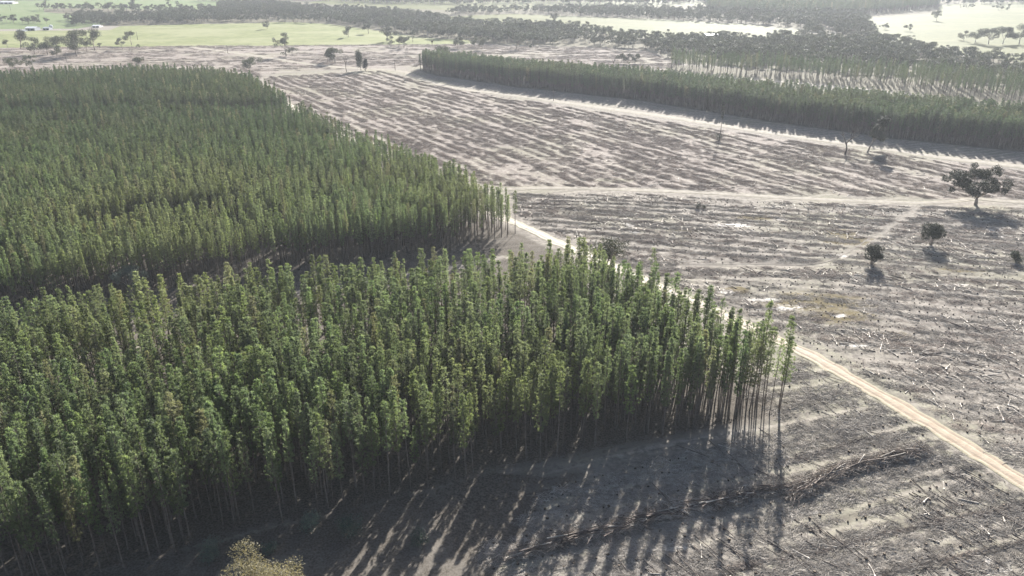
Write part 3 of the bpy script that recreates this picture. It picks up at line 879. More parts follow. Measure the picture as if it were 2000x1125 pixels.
single_gum(1905, 401, 326, 104, 'lone spreading gum with dark umbrella crown beside the pale track', 11, limbs=9, tf=.22, fill=2, low=.56, cr=2.4, per=125, ls=.5, trunk_r=.7, mat='dark_bush', H=15.5, Rr=13.5)
single_gum(1694, 298, 232, 30, 'leaning dark bushy tree beside the track at right, its shadow stretching toward the camera', 12, limbs=4, tf=.22, lean=.30, low=.34, cr=2.5, per=190, ls=.5, mat='dark_bush', fill=2)
tree_obj('round_shrub', bush_meshes(13, topz(1702, 518, 480) * 1.15, 3.4, 260, .34, n=17, leg=.8, cl=.36), place(1702, 518), 0, 1, 'dark round shrub with long shadow standing in the clear-cut left of another', 'shrub', parts=('stem', 'foliage'))
tree_obj('round_shrub', bush_meshes(14, topz(1818, 479, 441) * 1.15, 4.6, 230, .34, n=19, leg=1.2, cl=.34), place(1818, 479), 0, 1, 'broad round shrub in the clear-cut below the lone spreading gum', 'shrub', parts=('stem', 'foliage'))
tree_obj('low_shrub', bush_meshes(15, 4.2, 2.6, 190, .32, n=10), place(1985, 512), 0, 1, 'small dark shrub at the right edge of the photo', 'shrub', parts=('stem', 'foliage'))
tree_obj('low_shrub', bush_meshes(16, 2.6, 1.7, 70, .32), place(1363, 408), 0, 1, 'larger of two small black bushes just below the middle track', 'shrub', parts=('stem', 'foliage'))
tree_obj('low_shrub', bush_meshes(17, 1.9, 1.2, 80, .3), place(1374, 408), 0, 1, 'smaller of two small black bushes just below the middle track', 'shrub', parts=('stem', 'foliage'))
for q, (x, y, r, lab) in enumerate([(415, 1090, 2.2, 'blue-grey shrub in the shade left of the ochre gum crown'), (607, 1030, 1.9, 'blue-grey shrub in the shade above the ochre gum crown'), (684, 1046, 2.2, 'broad blue-grey shrub in the shade right of the ochre gum crown'), (528, 1078, 1.3, 'small blue-grey shrub just above the ochre gum crown'), (820, 1062, 1.6, 'pale blue-grey shrub in shade farthest right in the row')]):
    tree_obj('shade_shrub', bush_meshes(20 + q, r * 2.0, r * 1.35, 95, .26, 'blue_bush', 10), place(x, y), 0, 1, lab, 'shrub', parts=('stem', 'foliage'))

# the ochre gum at the bottom edge: only the top of its crown shows
gxx, gyy = at(548, 1262)
tree_obj('ochre_gum_tree', gum_meshes(31, H=15.0, Rr=7.0, tf=.26, limbs=8, per=150, ls=.27, cr=2.4, mat='ochre_gum', flat=.85, trunk_r=.36, fill=2, low=.68), (gxx, gyy, 0), .6, 1, 'ochre-leaved gum whose sunlit crown top shows at the bottom edge', 'tree')
# grey-leaved gum between the two pine blocks
tree_obj('pale_gum_tree', gum_meshes(32, H=10.5, Rr=5.0, tf=.3, limbs=5, per=70, ls=.36, cr=1.7, mat='blue_bush', fill=2), place(255, 580), 0, 1, 'pale grey-leaved gum in the gap between the two pine blocks', 'tree')
# broad dark gum at the right end of the gap, by the road
single_gum(1185, 560, 468, 58, 'dark rounded gum at the back corner of the near block by the road', 33, limbs=5, tf=.3, low=.45, cr=2.1, per=44, ls=.48, fill=2)

# slim dark pine standing alone with a bush at its foot
lp = place(1405, 275)
tall = topz(1405, 275, 199) / 20
_dk = pine_v[7][1].copy(); _dk.materials.clear(); _dk.materials.append(M['dark_bush'])
tree_obj('lone_pine', (pine_v[7][0], _dk), lp, 1.0, (tall * 1.15, tall * 1.15, tall), 'tall thin lone pine in front of the far right stand', 'pine tree')
tree_obj('low_shrub', bush_meshes(41, 4.3, 2.3, 60, .38), (lp[0] - .9, lp[1] - 1.2, 0), 0, 1, 'dark bush at the foot of the tall thin lone pine', 'shrub', parts=('stem', 'foliage'))

# bare dead tree
def dead_meshes(seed, H, spread=.4, depth=3, r0=.3):
    rg2 = np.random.default_rng(seed)
    tr, br = MB(), MB()
    def grow(p, d, l, r, lev, mb):
        k = 5
        pts = [p]
        for q in range(k):
            d = unit(d + rg2.normal(0, .16, 3) + [0, 0, .06])
            pts.append(pts[-1] + d * l / k)
        mb.tube(np.array(pts), np.linspace(r, r * .5, k + 1), 5, lev == depth)
        if lev < depth:
            for q in range(3 if lev == 0 else int(rg2.integers(2, 4))):
                s = pts[-1] if q < 2 else pts[int(rg2.integers(2, 5))]
                a = rg2.uniform(0, 6.28)
                nd = unit(d + np.array([math.cos(a), math.sin(a), .2]) * rg2.uniform(.6, 1.1) * spread * 2)
                grow(s, nd, l * rg2.uniform(.6, .85), r * .64, lev + 1, br)
    grow(np.array([0, 0, -.1]), np.array([0, 0, 1.]), H * .40, r0, 0, tr)
    return tr.mesh('trunk', M['dead_wood'], True), br.mesh('branches', M['dead_wood'], True)
tree_obj('dead_tree', dead_meshes(51, topz(1651, 302, 258) * 1.3, .5, 3, .6), place(1651, 302), 0, 1, 'bare dead forked tree in front of the far right stand', 'tree', parts=('trunk', 'branches'))
tree_obj('dead_tree', dead_meshes(52, topz(677, 140, 106), .40, 3, .38), place(677, 140), 0, 1, 'thin half-dead tree next to the pair of dark cypress-like trees', 'tree', parts=('trunk', 'branches'))
tree_obj('dead_snag', dead_meshes(53, topz(1197, 133, 108) * 1.2, .15, 1, .45), place(1197, 133), 0, 1, 'leaning dead snag beside a gum clump behind the right stand', 'tree', parts=('trunk', 'branches'))
# cypress-like pair
for (x, yb, yt, w, lab) in ((705, 138, 101, 15, 'tall dark columnar pine beside the far track'), (714, 138, 115, 11, 'shorter dark columnar pine of the pair beside the far track')):
    H = topz(x, yb, yt); s = H / 20
    wd_ = w * mpp(x, yb) / 3.4
    me = gum_meshes(60 + w, H=H, Rr=w * mpp(x, yb) * .32, tf=.12, limbs=6, low=.22, cr=w * mpp(x, yb) * .33, per=30, ls=.7, mat='dark_bush', fill=2, flat=1.3, trunk_r=.3)
    tree_obj('columnar_pine', me, place(x, yb), 0, 1, lab, 'pine tree')

SINGLES = [  # x, base row, top row, width, label
    (15, 93, 78, 14, 'small gum at the far left end of the paddock edge row'),
    (41, 96, 60, 28, 'tall gum at the left end of the paddock edge row'),
    (68, 106, 74, 30, 'spreading gum with pale forked trunk left of the big gum clump'),
    (93, 107, 74, 30, 'round gum directly left of the big dark gum'),
    (113, 104, 72, 26, 'gum crown just left behind the big dark gum'),
    (111, 111, 90, 22, 'dark shrubby tree at the foot of the big gum clump'),
    (150, 110, 63, 44, 'biggest dark gum of the row along the paddock edge'),
    (170, 100, 75, 20, 'slim gum leaning out right of the big dark gum'),
    (186, 99, 58, 34, 'tall gum with airy crown right of the big dark gum'),
    (196, 94, 85, 8, 'tiny bush right of the airy gum'),
    (240, 97, 75, 16, 'narrow crooked gum in the middle of the paddock edge'),
    (257, 88, 63, 22, 'fan-shaped gum standing in the paddock near the poles'),
    (272, 95, 87, 7, 'small bush on the clearing right of the crooked gum'),
    (30, 140, 113, 34, 'grey gum peeping over the top of the left block'),
    (60, 140, 110, 22, 'dark rounded tree peeping over the top of the left block'),
    (270, 150, 114, 30, 'grey gum crown rising behind the far edge of left block'),
    (487, 142, 113, 44, 'broad low gum just behind the top corner of the left block'),
    (522, 57, 41, 16, 'single small gum in the yellow-green paddock'),
    (559, 110, 66, 26, 'tall leaning gum with bare stem in the clearing'),
    (571, 110, 93, 18, 'short gum right of the leaning tall gum'),
    (553, 109, 102, 9, 'low bush left of the leaning tall gum'),
    (640, 122, 94, 26, 'left gum of the dark clump left of the columnar pines'),
    (655, 124, 96, 34, 'right gum of the dark clump left of the columnar pines'),
    (680, 73, 52, 22, 'single gum in the paddock with a long shadow to its left'),
    (720, 66, 46, 18, 'gum standing at the wooded edge of the paddock'),
    (756, 81, 54, 30, 'tall gum at the right end of the paddock'),
    (764, 92, 72, 16, 'left gum of the small clump at the fence'),
    (779, 91, 72, 18, 'middle gum of the small clump at the fence'),
    (789, 94, 73, 20, 'right gum of the small clump at the fence'),
    (806, 82, 62, 13, 'narrow gum behind the small clump at the fence'),
    (845, 91, 79, 6, 'thin sapling at the end of the fence'),
    (894, 95, 74, 22, 'gum behind the left tip of the right pine stand'),
    (926, 92, 73, 26, 'left of two gums behind the tip of the right stand'),
    (941, 97, 76, 24, 'right of two gums behind the tip of the right stand'),
    (868, 112, 90, 24, 'gum crown rising above the tip of the right pine stand'),
    (1008, 96, 68, 20, 'gum with straight bare stem in the pink clearing'),
    (1037, 95, 87, 7, 'little shrub in the pink clearing'),
    (1213, 123, 105, 22, 'left gum of the clump beside the snag'),
    (1226, 124, 106, 22, 'middle gum of the clump beside the snag'),
    (1240, 124, 106, 20, 'right gum of the clump beside the snag'),
    (1083, 47, 27, 16, 'tall gum poking above the middle wood belt'),
    (1829, 41, 21, 22, 'lone gum high on the pale right paddock'),
    (1777, 61, 48, 22, 'thin-crowned gum on the pale right paddock'),
    (1728, 58, 46, 16, 'bushy gum at the left side of the pale right paddock'),
    (1882, 79, 61, 28, 'left gum of the large clump on the right paddock'),
    (1904, 84, 58, 36, 'broad gum of the large clump on the right paddock'),
    (1930, 87, 56, 40, 'tallest broad gum of the large clump on the right paddock'),
    (1958, 86, 54, 36, 'right gum of the large clump on the right paddock'),
    (1990, 87, 51, 40, 'gum at the right edge of the photo on the right paddock'),
    (1950, 20, 9, 30, 'distant gum left in the top right tree row'),
    (1968, 20, 8, 28, 'distant gum right in the top right tree row'),
    (1890, 18, 9, 34, 'distant dark gum at the top of the right paddock'),
    (126, 25, 8, 9, 'narrow dark tree in the scrub strip near the farm'),
    (171, 27, 4, 11, 'tall narrow dark tree in the scrub strip near the farm'),
    (262, 14, -1, 18, 'round gum alone in the top left green paddock'),
    (275, 15, 8, 6, 'small gum right of the round gum at the top left'),
    (331, 15, 0, 9, 'left of two slim gums at the top'),
    (347, 14, 2, 8, 'right of two slim gums at the top'),
    (395, 20, 7, 8, 'small dark tree on the scrub strip'),
    (88, 10, -6, 10, 'gum at the very top left near the farmhouse'),
]
for q, (x, yb, yt, w, lab) in enumerate(SINGLES):
    small = w < 12
    single_gum(x, yb, yt, w, lab, 200 + q, limbs=[4, 5, 3][q % 3], fill=[1, 0, 1][q % 3], low=[.42, .5, .34][q % 3], tf=[.3, .36, .25][q % 3], lean=[.0, .08, -.08, .12][q % 4], ls=.75, per=30, name='gum_tree' if not small else 'small_gum_tree')

# woodland gums: 240 nearest as things, the rest as one mass
NG_ = 7
gum_v = [gum_meshes(400 + k, H=12, Rr=[4.6, 5.4, 3.8, 5.0, 4.2, 5.8, 3.4][k], tf=[.28, .24, .35, .3, .22, .3, .4][k], limbs=[4, 5, 3, 4, 5, 5, 3][k], per=24, ls=.78, cr=[1.7, 1.9, 1.6, 1.8, 1.7, 2.0, 1.5][k], fill=1, low=[.5, .45, .55, .5, .4, .5, .6][k]) for k in range(NG_)]
wp, ws = [], []
for W_, sp in zip(WOODS, (9.5, 8.5, 11)):
    p = grid_in(W_, vdir(30), sp, sp, sp * .33, rg)
    p = p[rg.random(len(p)) < np.clip(.55 + 1.6 * (fbm(p[:, 0] * .012, p[:, 1] * .012, 99) - .38), .15, 1)]
    wp.append(p)
# belts along fence lines beyond
for line, sp, w in ((poly([(-50, 46), (60, 44), (75, 48)]), 9, 14), (poly([(85, 20), (180, 21), (330, 24), (480, 22), (560, 16)]), 9, 12), (poly([(420, 2), (640, 0), (760, 6)]), 11, 40), (poly([(760, 4), (900, 8), (1060, 5), (1250, 8), (1390, 2)]), 11, 45), (poly([(1850, 8), (2100, 4)]), 12, 40), (poly([(-60, 3), (60, 0), (200, -3)]), 12, 25), (poly([(850, -8), (1300, -9), (2100, -8)]), 13, 120), (poly([(140, 40), (175, 42), (230, 45)]), 8, 14)):
    b = np.array([[line[:, 0].min() - w, line[:, 1].min() - w], [line[:, 0].max() + w, line[:, 1].min() - w], [line[:, 0].max() + w, line[:, 1].max() + w], [line[:, 0].min() - w, line[:, 1].max() + w]])
    p = grid_in(b, vdir(10), sp, sp, sp * .33, rg)
    p = p[(dist_line(line, p[:, 0], p[:, 1]) < w) & (rg.random(len(p)) < .75)]
    wp.append(p)
wp = np.vstack(wp)
for pl in (RIGHT, THIN, FARPINE): wp = wp[~inside(pl, wp[:, 0], wp[:, 1])]
for pl, w in ROADS: wp = wp[dist_line(pl, wp[:, 0], wp[:, 1]) > w + 3]
ws = .95 * (1 + .5 * (fbm(wp[:, 0] * .01, wp[:, 1] * .01, 77) - .5)) * rg.uniform(.68, 1.25, len(wp))
wv = visible_px(wp, 12 * ws, 60)
wp, ws = wp[wv], ws[wv]
o_ = np.argsort(np.hypot(wp[:, 0], wp[:, 1]) - 60 * ws)
gi_ = o_[:230]
vv = rg.integers(0, NG_, len(wp)); vv[gi_[:NG_]] = np.arange(NG_)
gl = {}
wx, wy = project(np.column_stack([wp, np.zeros(len(wp))]))
for k in gi_:
    if wx[k] < 960: lab, grp = 'gum in the wooded belt behind the yellow-green paddock', 'gums of the belt behind the green paddock'
    elif wx[k] < 1330: lab, grp = 'gum in the wooded belt behind the pink clearing', 'gums of the belt behind the pink clearing'
    elif wx[k] < 1720: lab, grp = 'gum in the hazy wood behind the thinned pines, left of the right paddock', 'gums of the wood behind the thinned pines'
    else: lab, grp = 'gum in the hazy wood between the thinned pines and right paddock', 'gums of the wood below the right paddock'
    e = tree_obj('gum_tree', gum_v[vv[k]], (wp[k, 0], wp[k, 1], 0), rg.uniform(0, 6.28), (ws[k] * rg.uniform(.85, 1.2),) * 2 + (ws[k],), lab, 'tree', grp)
    if vv[k] not in gl: gl[int(vv[k])] = list(e.children)
GUM_PROTO = [gl[v] for v in range(NG_)]
rk = np.setdiff1d(np.arange(len(wp)), gi_)
n = len(rk)
w_ = ws[rk] * rg.uniform(.85, 1.25, n)
scatter('woodland', np.column_stack([wp[rk], np.zeros(n)]), np.column_stack([np.zeros((n, 2)), rg.uniform(0, 6.28, n)]), np.column_stack([w_, w_, ws[rk]]), rg.integers(0, NG_, n), GUM_PROTO, 'far hazy gum woodland in belts between the paddocks', 'woodland')

# ------------------------------------------------------------------ logs, stumps and slash on the clear-cut
def log_mesh(k, L, r, mat, limbs=0):
    r2 = np.random.default_rng(700 + k)
    t = np.linspace(0, 1, 6)
    b = MB()
    pts = np.stack([(t - .5) * L, r2.normal(0, .02) * L * np.sin(t * 3.1) + .01 * r2.normal(0, 1, 6) * L * .3, r + .015 * L * np.sin(t * 3.1) * r2.random()], 1)
    b.tube(pts, r * np.linspace(1, .55, 6), 7)
    for q in range(limbs):
        p = pts[int(r2.integers(1, 5))]
        a = r2.uniform(0, 6.28)
        b.tube([p, p + np.array([r2.uniform(.1, .5), math.cos(a) * .6, abs(math.sin(a)) * .6]) * r2.uniform(.4, 1.1)], [r * .3, r * .1], 4)
    return b.mesh('felled_log', M[mat], True)
LOGS_D = [log_mesh(k, L, r, 'log_dark', 3) for k, (L, r) in enumerate([(9, .13), (7, .12), (5, .11), (11, .15), (6, .10)])]
LOGS_P = [log_mesh(20 + k, L, r, 'log_pale', 1) for k, (L, r) in enumerate([(3.2, .14), (2.4, .15), (4.2, .13), (5.5, .12)])]
rg = np.random.default_rng(21)
def heading(v): return math.atan2(v[1], v[0])
def rand_in(pl, n):
    lo, hi = pl.min(0), pl.max(0)
    o = np.zeros((0, 2))
    while len(o) < n:
        p = rg.uniform(lo, hi, (n * 3, 2)); p = p[inside(pl, p[:, 0], p[:, 1])]; o = np.vstack([o, p])
    return o[:n]
logs = []     # x, y, z, heading, tilt, mesh, size, label, group
# foreground: long dark poles felled side by side
cand = rand_in(REG_C, 1500)
x_, y_ = project(np.column_stack([cand, np.zeros(len(cand))]))
pile_d = np.minimum.reduce([dist_line(pl, cand[:, 0], cand[:, 1]) for pl, _ in PILES])
dn = fbm(cand[:, 0] * .07, cand[:, 1] * .07, 5)
below = (y_ > 1185 - .17 * x_ * 1.0 + 0) | (x_ > 1560)
rdc = road_dist(cand[:, 0], cand[:, 1])
ok = (x_ < 2060) & (y_ < 1160) & (rdc > 2.5) & (pile_d > 3.0)
head_c = heading(at(1700, 1040)) if False else math.atan2(at(1760, 1050)[1] - at(1660, 985)[1], at(1760, 1050)[0] - at(1660, 985)[0])
cnt = 0
for p, xx, yy, d in zip(cand[ok], x_[ok], y_[ok], dn[ok]):
    zone = yy - (1165 - .26 * (xx - 1000))          # positive below the windrow line
    if zone > 0 and d > .40 and cnt < 165:
        pale = rg.random() < .16
        logs.append((p, head_c + rg.normal(0, .16) if not pale else rg.uniform(0, 3.14), pale, rg.uniform(.55, 1.05), 'C')); cnt += 1
cn2 = 0
for p, xx, yy, d in zip(cand[ok], x_[ok], y_[ok], dn[ok]):
    zone = yy - (1165 - .26 * (xx - 1000))
    if zone < -60 and 1230 < xx < 1760 and cn2 < 46:
        logs.append((p, head_c + rg.normal(0, .35), rg.random() < .4, rg.uniform(.45, .9), 'S')); cn2 += 1
for q in range(7):    # pale stack by the corner pines
    px, py = 1478 + rg.uniform(-28, 32), 732 + rg.uniform(-12, 14)
    logs.append((np.array(at(px, py)), rg.normal(.35, .3), True, rg.uniform(.8, 1.2), 'K'))
pb = rand_in(REG_B, 2600)
bx, by = project(np.column_stack([pb, np.zeros(len(pb))]))
okb = (bx < 2060) & (road_dist(pb[:, 0], pb[:, 1]) > 3.5)
vrow = pb[:, 0] * ROW_B[1] - pb[:, 1] * ROW_B[0]
urow = pb @ ROW_B
rowp = fbm(urow * .02, vrow * .16, 15)
okb &= (rowp > .46)
pb, by, bx = pb[okb], by[okb], bx[okb]
o_ = np.argsort(pb[:, 1])
far_logs = []
for c, k in enumerate(o_):
    it = (pb[k], rg.normal(1.9, .55) if rg.random() < .75 else rg.uniform(0, 3.14), rg.random() < .72, rg.uniform(.5, 1.15), 'B')
    (logs if len(logs) < 296 else far_logs).append(it)
pa = rand_in(REG_A, 2600)
ax, ay = project(np.column_stack([pa, np.zeros(len(pa))]))
pa = pa[(ax < 2060) & (road_dist(pa[:, 0], pa[:, 1]) > 3) & (rg.random(len(pa)) < sstep(800, 1500, ax) * .75 + .12)]
for p in pa: far_logs.append((p, rg.uniform(0, 3.14), rg.random() < .85, rg.uniform(.45, .85), 'A'))
LAB = {('C', 0): ('long dark felled pole lying on the foreground clear-cut below the slash row', 'dark poles on the foreground clear-cut'),
       ('C', 1): ('pale log lying on the foreground clear-cut below the slash row', 'pale logs on the foreground clear-cut'),
       ('S', 0): ('dark fallen pole in the shade between corner pines and slash row', 'dark poles near the corner pines'),
       ('S', 1): ('pale fallen log in the shade between corner pines and slash row', 'pale logs near the corner pines'),
       ('K', 1): ('bright log of the small heap behind the stems of the corner pines', 'log heap behind the corner pines'),
       ('B', 0): ('dark log on the clear-cut at right above the sand road', 'dark logs right of the sand road'),
       ('B', 1): ('pale log on the clear-cut at right above the sand road', 'pale logs right of the sand road')}
LP = {}
for p, hd, pale, s, zn_ in logs:
    ms = LOGS_P if pale else LOGS_D
    k = int(rg.integers(0, len(ms)))
    if not pale and zn_ == 'B': s *= .65
    o = link('felled_log', ms[k], None, (p[0], p[1], float(terrain(p[:1], p[1:2])[0]) + .02), (rg.normal(0, .3), rg.normal(0, .035), hd), (s, s * .65 + (.5 if pale else .15), s * .65 + (.5 if pale else .15)))
    tag(o, LAB[(zn_, int(pale))][0], 'log', LAB[(zn_, int(pale))][1])
    LP.setdefault((pale, k), o)
LPK = sorted(LP)
FL = far_logs
pos = np.array([f[0] for f in FL]); n = len(FL)
pl_idx = [i for i, k in enumerate(LPK) if k[0]]; dk_idx = [i for i, k in enumerate(LPK) if not k[0]]
# join order of instances is not guaranteed, so both tones are scattered apart
for tone, nm, lab in ((True, 'scattered_logs', 'pale logs strewn over the farther clear-cut'), (False, 'scattered_logs', 'dark logs strewn over the farther clear-cut')):
    sel = np.array([f[2] == tone for f in FL])
    pr = [[LP[k]] for k in LPK if k[0] == tone]
    s = np.array([f[3] for f in FL])[sel] * (1 if tone else .7); m_ = sel.sum()
    scatter(nm, np.column_stack([pos[sel], terrain(pos[sel][:, 0], pos[sel][:, 1]) + .05]), np.column_stack([rg.normal(0, .3, m_), rg.normal(0, .06, m_), np.array([f[1] for f in FL])[sel]]), np.column_stack([s, np.full(m_, 1.25), np.full(m_, 1.25)]), rg.integers(0, len(pr), m_), pr, lab, 'logs')

# stumps in their rows
def stump_mesh(k):
    r2 = np.random.default_rng(800 + k)
    b = MB(); n = 9
    th = np.arange(n) * 6.283 / n
    rr = lambda s: s * (1 + .18 * r2.normal(0, 1, n))
    rings = [(rr(.34), -.08), (rr(.25), .10), (rr(.22), .38)]
    V = np.vstack([np.stack([np.cos(th) * r, np.sin(th) * r, np.full(n, z) + (.05 * np.cos(th) if z > .3 else 0)], 1) for r, z in rings])
    i = np.arange(2)[:, None] * n; j = np.arange(n)[None]
    b.add(V, np.stack([i + j, i + (j + 1) % n, i + n + (j + 1) % n, i + n + j], -1).reshape(-1, 4))
    t = MB()
    top = V[2 * n:] * [1.0, 1.0, 1.0]
    t.add(np.vstack([top + [0, 0, .002], [[0, 0, .385]]]), [[q, (q + 1) % n, n] for q in range(n)])
    return b.mesh('bark', M['stump']), t.mesh('cut_face', M['stump_top'])
stumps_m = [stump_mesh(k) for k in range(4)]
rgs = np.random.default_rng(33)
sp_ = grid_in(REG_C, ROW_C, 3.2, 2.3, .35, rgs)
sx, sy = project(np.column_stack([sp_, np.zeros(len(sp_))]))
sk = (sx < 2040) & (sx > 900) & (sy < 1150) & (road_dist(sp_[:, 0], sp_[:, 1]) > 1.5) & (rgs.random(len(sp_)) < .38) & ~inside(NEAR, sp_[:, 0], sp_[:, 1])
sp_ = sp_[sk]
sp_ = sp_[np.argsort(sp_[:, 1])]
SB = grid_in(REG_B, ROW_B, 3.3, 2.5, .4, rgs)
bx, by = project(np.column_stack([SB, np.zeros(len(SB))]))
SB = SB[(bx < 2050) & (road_dist(SB[:, 0], SB[:, 1]) > 2) & (rgs.random(len(SB)) < .6)]
allst = np.vstack([sp_, SB[np.argsort(SB[:, 1])]])
allst = allst[np.argsort(np.hypot(allst[:, 0], allst[:, 1]))]
inc = inside(REG_C, allst[:, 0], allst[:, 1])
ST = {}
for k in range(min(290, len(allst))):
    p = allst[k]; v = k % 4; s = rgs.uniform(.55, 1.15)
    e = tree_obj('tree_stump', stumps_m[v], (p[0], p[1], float(terrain(p[:1], p[1:2])[0])), rgs.uniform(0, 6.28), (s, s, s * rgs.uniform(.7, 1.2)),
                 'dark pine stump in the rows of the foreground clear-cut' if inc[k] else 'dark pine stump on the clear-cut right of the sand road', 'stump',
                 'stumps of the foreground clear-cut' if inc[k] else 'stumps right of the sand road', parts=('bark', 'cut_face'))
    if v not in ST: ST[v] = list(e.children)
rs = allst[290:]; n = len(rs)
s = rgs.uniform(.5, 1.0, n)
scatter('stump_rows', np.column_stack([rs, terrain(rs[:, 0], rs[:, 1])]), np.column_stack([np.zeros((n, 2)), rgs.uniform(0, 6.28, n)]), np.column_stack([s, s, s]), rgs.integers(0, 4, n), [ST[v] for v in range(4)], 'dark stumps continuing in rows over the farther clear-cut', 'stumps')

# slash: branch litter as real sticks; one heap of each look stands at a windrow and is the source of the scatter
def slash_mesh(k, n, spread, L, h, mat, th=.03, along=0.0):
    r2 = np.random.default_rng(900 + k)
    b = MB()
    for q in range(n):
        c = np.array([*r2.normal(0, spread, 2), abs(r2.normal(0, h))])
        c[0] *= 1 + along * 2
        a = r2.normal(0, .5) if r2.random() < along else r2.uniform(0, 3.14)
        l = L * r2.uniform(.4, 1.3)
        d = np.array([math.cos(a), math.sin(a), r2.normal(0, .16)]) * l / 2
        t = th * r2.uniform(.6, 1.6)
        m_ = c + np.array([r2.normal(0, .06), r2.normal(0, .06), .05]) * l
        b.tube(np.stack([c - d, m_, c + d]), [t, t * .9, t * .4], 3, False)
    return b.mesh('slash_heap', M[mat])
slash_src = {}
src_at = [(1120, 1050, 'slash'), (1290, 1008, 'slash'), (1600, 943, 'slash_grey'), (1690, 910, 'slash_grey'), (1400, 984, 'slash_dark'), (1770, 890, 'slash_grey')]
names = ['left part of the foreground slash row', 'middle of the foreground slash row', 'left end of the short slash row by the road', 'middle of the short slash row by the road', 'right part of the foreground slash row', 'right end of the short slash row by the road']
for k, (px, py, mt) in enumerate(src_at):
    fine = k in (0, 2)
    me = slash_mesh(k, [46, 40, 44, 38, 30, 34][k], [.85, .75, .85, .8, .9, .7][k], [1.3, 1.9, 1.3, 1.8, 2.4, 1.0][k], [.14, .2, .12, .18, .22, .1][k], mt, [.03, .04, .03, .04, .045, .025][k], [.0, .5, 0, .5, .6, .2][k])
    X_, Y_, Z_ = place(px, py)
    o = tag(link('slash_heap', me, None, (X_, Y_, Z_ + .25), (0, 0, heading(ROW_C)), (1.3, 1.3, 1.6)), 'tangled heap of branches at the ' + names[k], 'slash heap')
    slash_src[k] = o
PB, PG = [[slash_src[k]] for k in (0, 1)], [[slash_src[k]] for k in (2, 3, 5)]
rgq = np.random.default_rng(55)
def slash_field(reg, rowd, n, seed, thr, fu, fv, protos, label, smin, smax, hd_sd, minroad=2.0, avoid=()):
    p = np.zeros((0, 2)); lo, hi = reg.min(0), reg.max(0)
    while len(p) < n:
        c = rgq.uniform(lo, hi, (n * 2, 2))
        c = c[inside(reg, c[:, 0], c[:, 1])]
        u, v = c @ rowd, c[:, 0] * rowd[1] - c[:, 1] * rowd[0]
        f = .5 - .12 * np.sin(6.2832 * stripe_phase(c[:, 0], c[:, 1])) + .65 * (fbm(u * fu, v * fv, seed) - .5) + .25 * (fbm(c[:, 0] * .2, c[:, 1] * .2, seed + 9) - .5)
        c = c[rgq.random(len(c)) < sstep(thr - .07, thr + .07, f) + .03]
        p = np.vstack([p, c])
    p = p[:n]
    xx, yy = project(np.column_stack([p, np.zeros(len(p))]))
    keep = (xx > -60) & (xx < 2080) & (yy < 1160) & (road_dist(p[:, 0], p[:, 1]) > minroad)
    for a in avoid: keep &= ~inside(a, p[:, 0], p[:, 1])
    p = p[keep]; n = len(p)
    s = rgq.uniform(smin, smax, n)
    scatter('slash_litter', np.column_stack([p, terrain(p[:, 0], p[:, 1]) + .01]), np.column_stack([np.zeros((n, 2)), rgq.normal(heading(rowd), hd_sd, n)]), np.column_stack([s, s, s * rgq.uniform(.4, .9, n)]), rgq.integers(0, len(protos), n), protos, label, 'slash')
slash_field(REG_A, ROW_A, 11000, 121, .50, .03, .24, PB, 'brown branch litter in long rows over the middle clear-cut', .8, 1.5, .35)
slash_field(REG_B, ROW_B, 6500, 131, .56, .02, .30, PG, 'grey branch litter in rows over the clear-cut at right', .6, 1.3, .25)
slash_field(REG_B, ROW_B, 1600, 137, .53, .02, .17, PB, 'brown branch litter among the grey over the clear-cut at right', .7, 1.4, .4)
slash_field(REG_C, ROW_C, 5200, 141, .44, .04, .3, PG, 'grey twigs and bark over the foreground clear-cut', .45, .95, .5, 1.2)
slash_field(REG_D, ROW_D, 6500, 151, .48, .008, .06, PB, 'brown branch litter in rows over the far pink clearing', 1.4, 2.4, .4, 2.0, [LEFT, RIGHT])

# the two windrows: thick tangles of branches plus single logs on top
rgw = np.random.default_rng(66)
for q, (line, w) in enumerate(PILES):
    L = smooth_line(line, .7)
    P_, Rr_, S_, I_ = [], [], [], []
    T = np.gradient(L, axis=0)
    for p, t in zip(L, T):
        h = heading(t)
        for _ in range([2, 3][q]):
            o = rgw.normal(0, w * .24)
            nrm = np.array([-t[1], t[0]]) / np.linalg.norm(t)
            pp = p + nrm * o
            P_.append((pp[0], pp[1], max(0, .6 - abs(o) * .4) * rgw.uniform(.4, 1.2))); Rr_.append((rgw.normal(0, .1), rgw.normal(0, .08), h + rgw.normal(0, .3))); s = rgw.uniform(.6, 1.15); S_.append((s * 1.3, s, s * 1.1)); I_.append(int(rgw.integers(0, 4)))
    scatter('slash_windrow', np.array(P_), np.array(Rr_), np.array(S_), np.array(I_), [[slash_src[3]], [slash_src[4]], [slash_src[1]], [slash_src[2]]], ['long low row of branches and poles across the foreground clear-cut', 'short tangled row of branches ending at the sand road'][q], 'slash row')
    for c in range([60, 40][q]):
        k = int(rgw.integers(0, len(L) - 1))
        nrm = np.array([-T[k][1], T[k][0]]) / np.linalg.norm(T[k])
        pp = L[k] + nrm * rgw.normal(0, w * .35)
        pale = rgw.random() < .25
        me = (LOGS_P if pale else LOGS_D)[int(rgw.integers(0, 4))]
        s = rgw.uniform(.6, 1.1) * (1.4 if pale else 1)
        tag(link('windrow_log', me, None, (pp[0], pp[1], rgw.uniform(.55, 1.15)), (rgw.normal(0, .3), rgw.normal(0, .10), heading(T[k]) + rgw.normal(0, .16)), (s, 1, 1)),
            ('pale' if pale else 'dark') + ' pole lying on the ' + ['long foreground slash row', 'short slash row by the sand road'][q], 'log', ('pale' if pale else 'dark') + ' poles on the ' + ['long slash row', 'short slash row'][q])

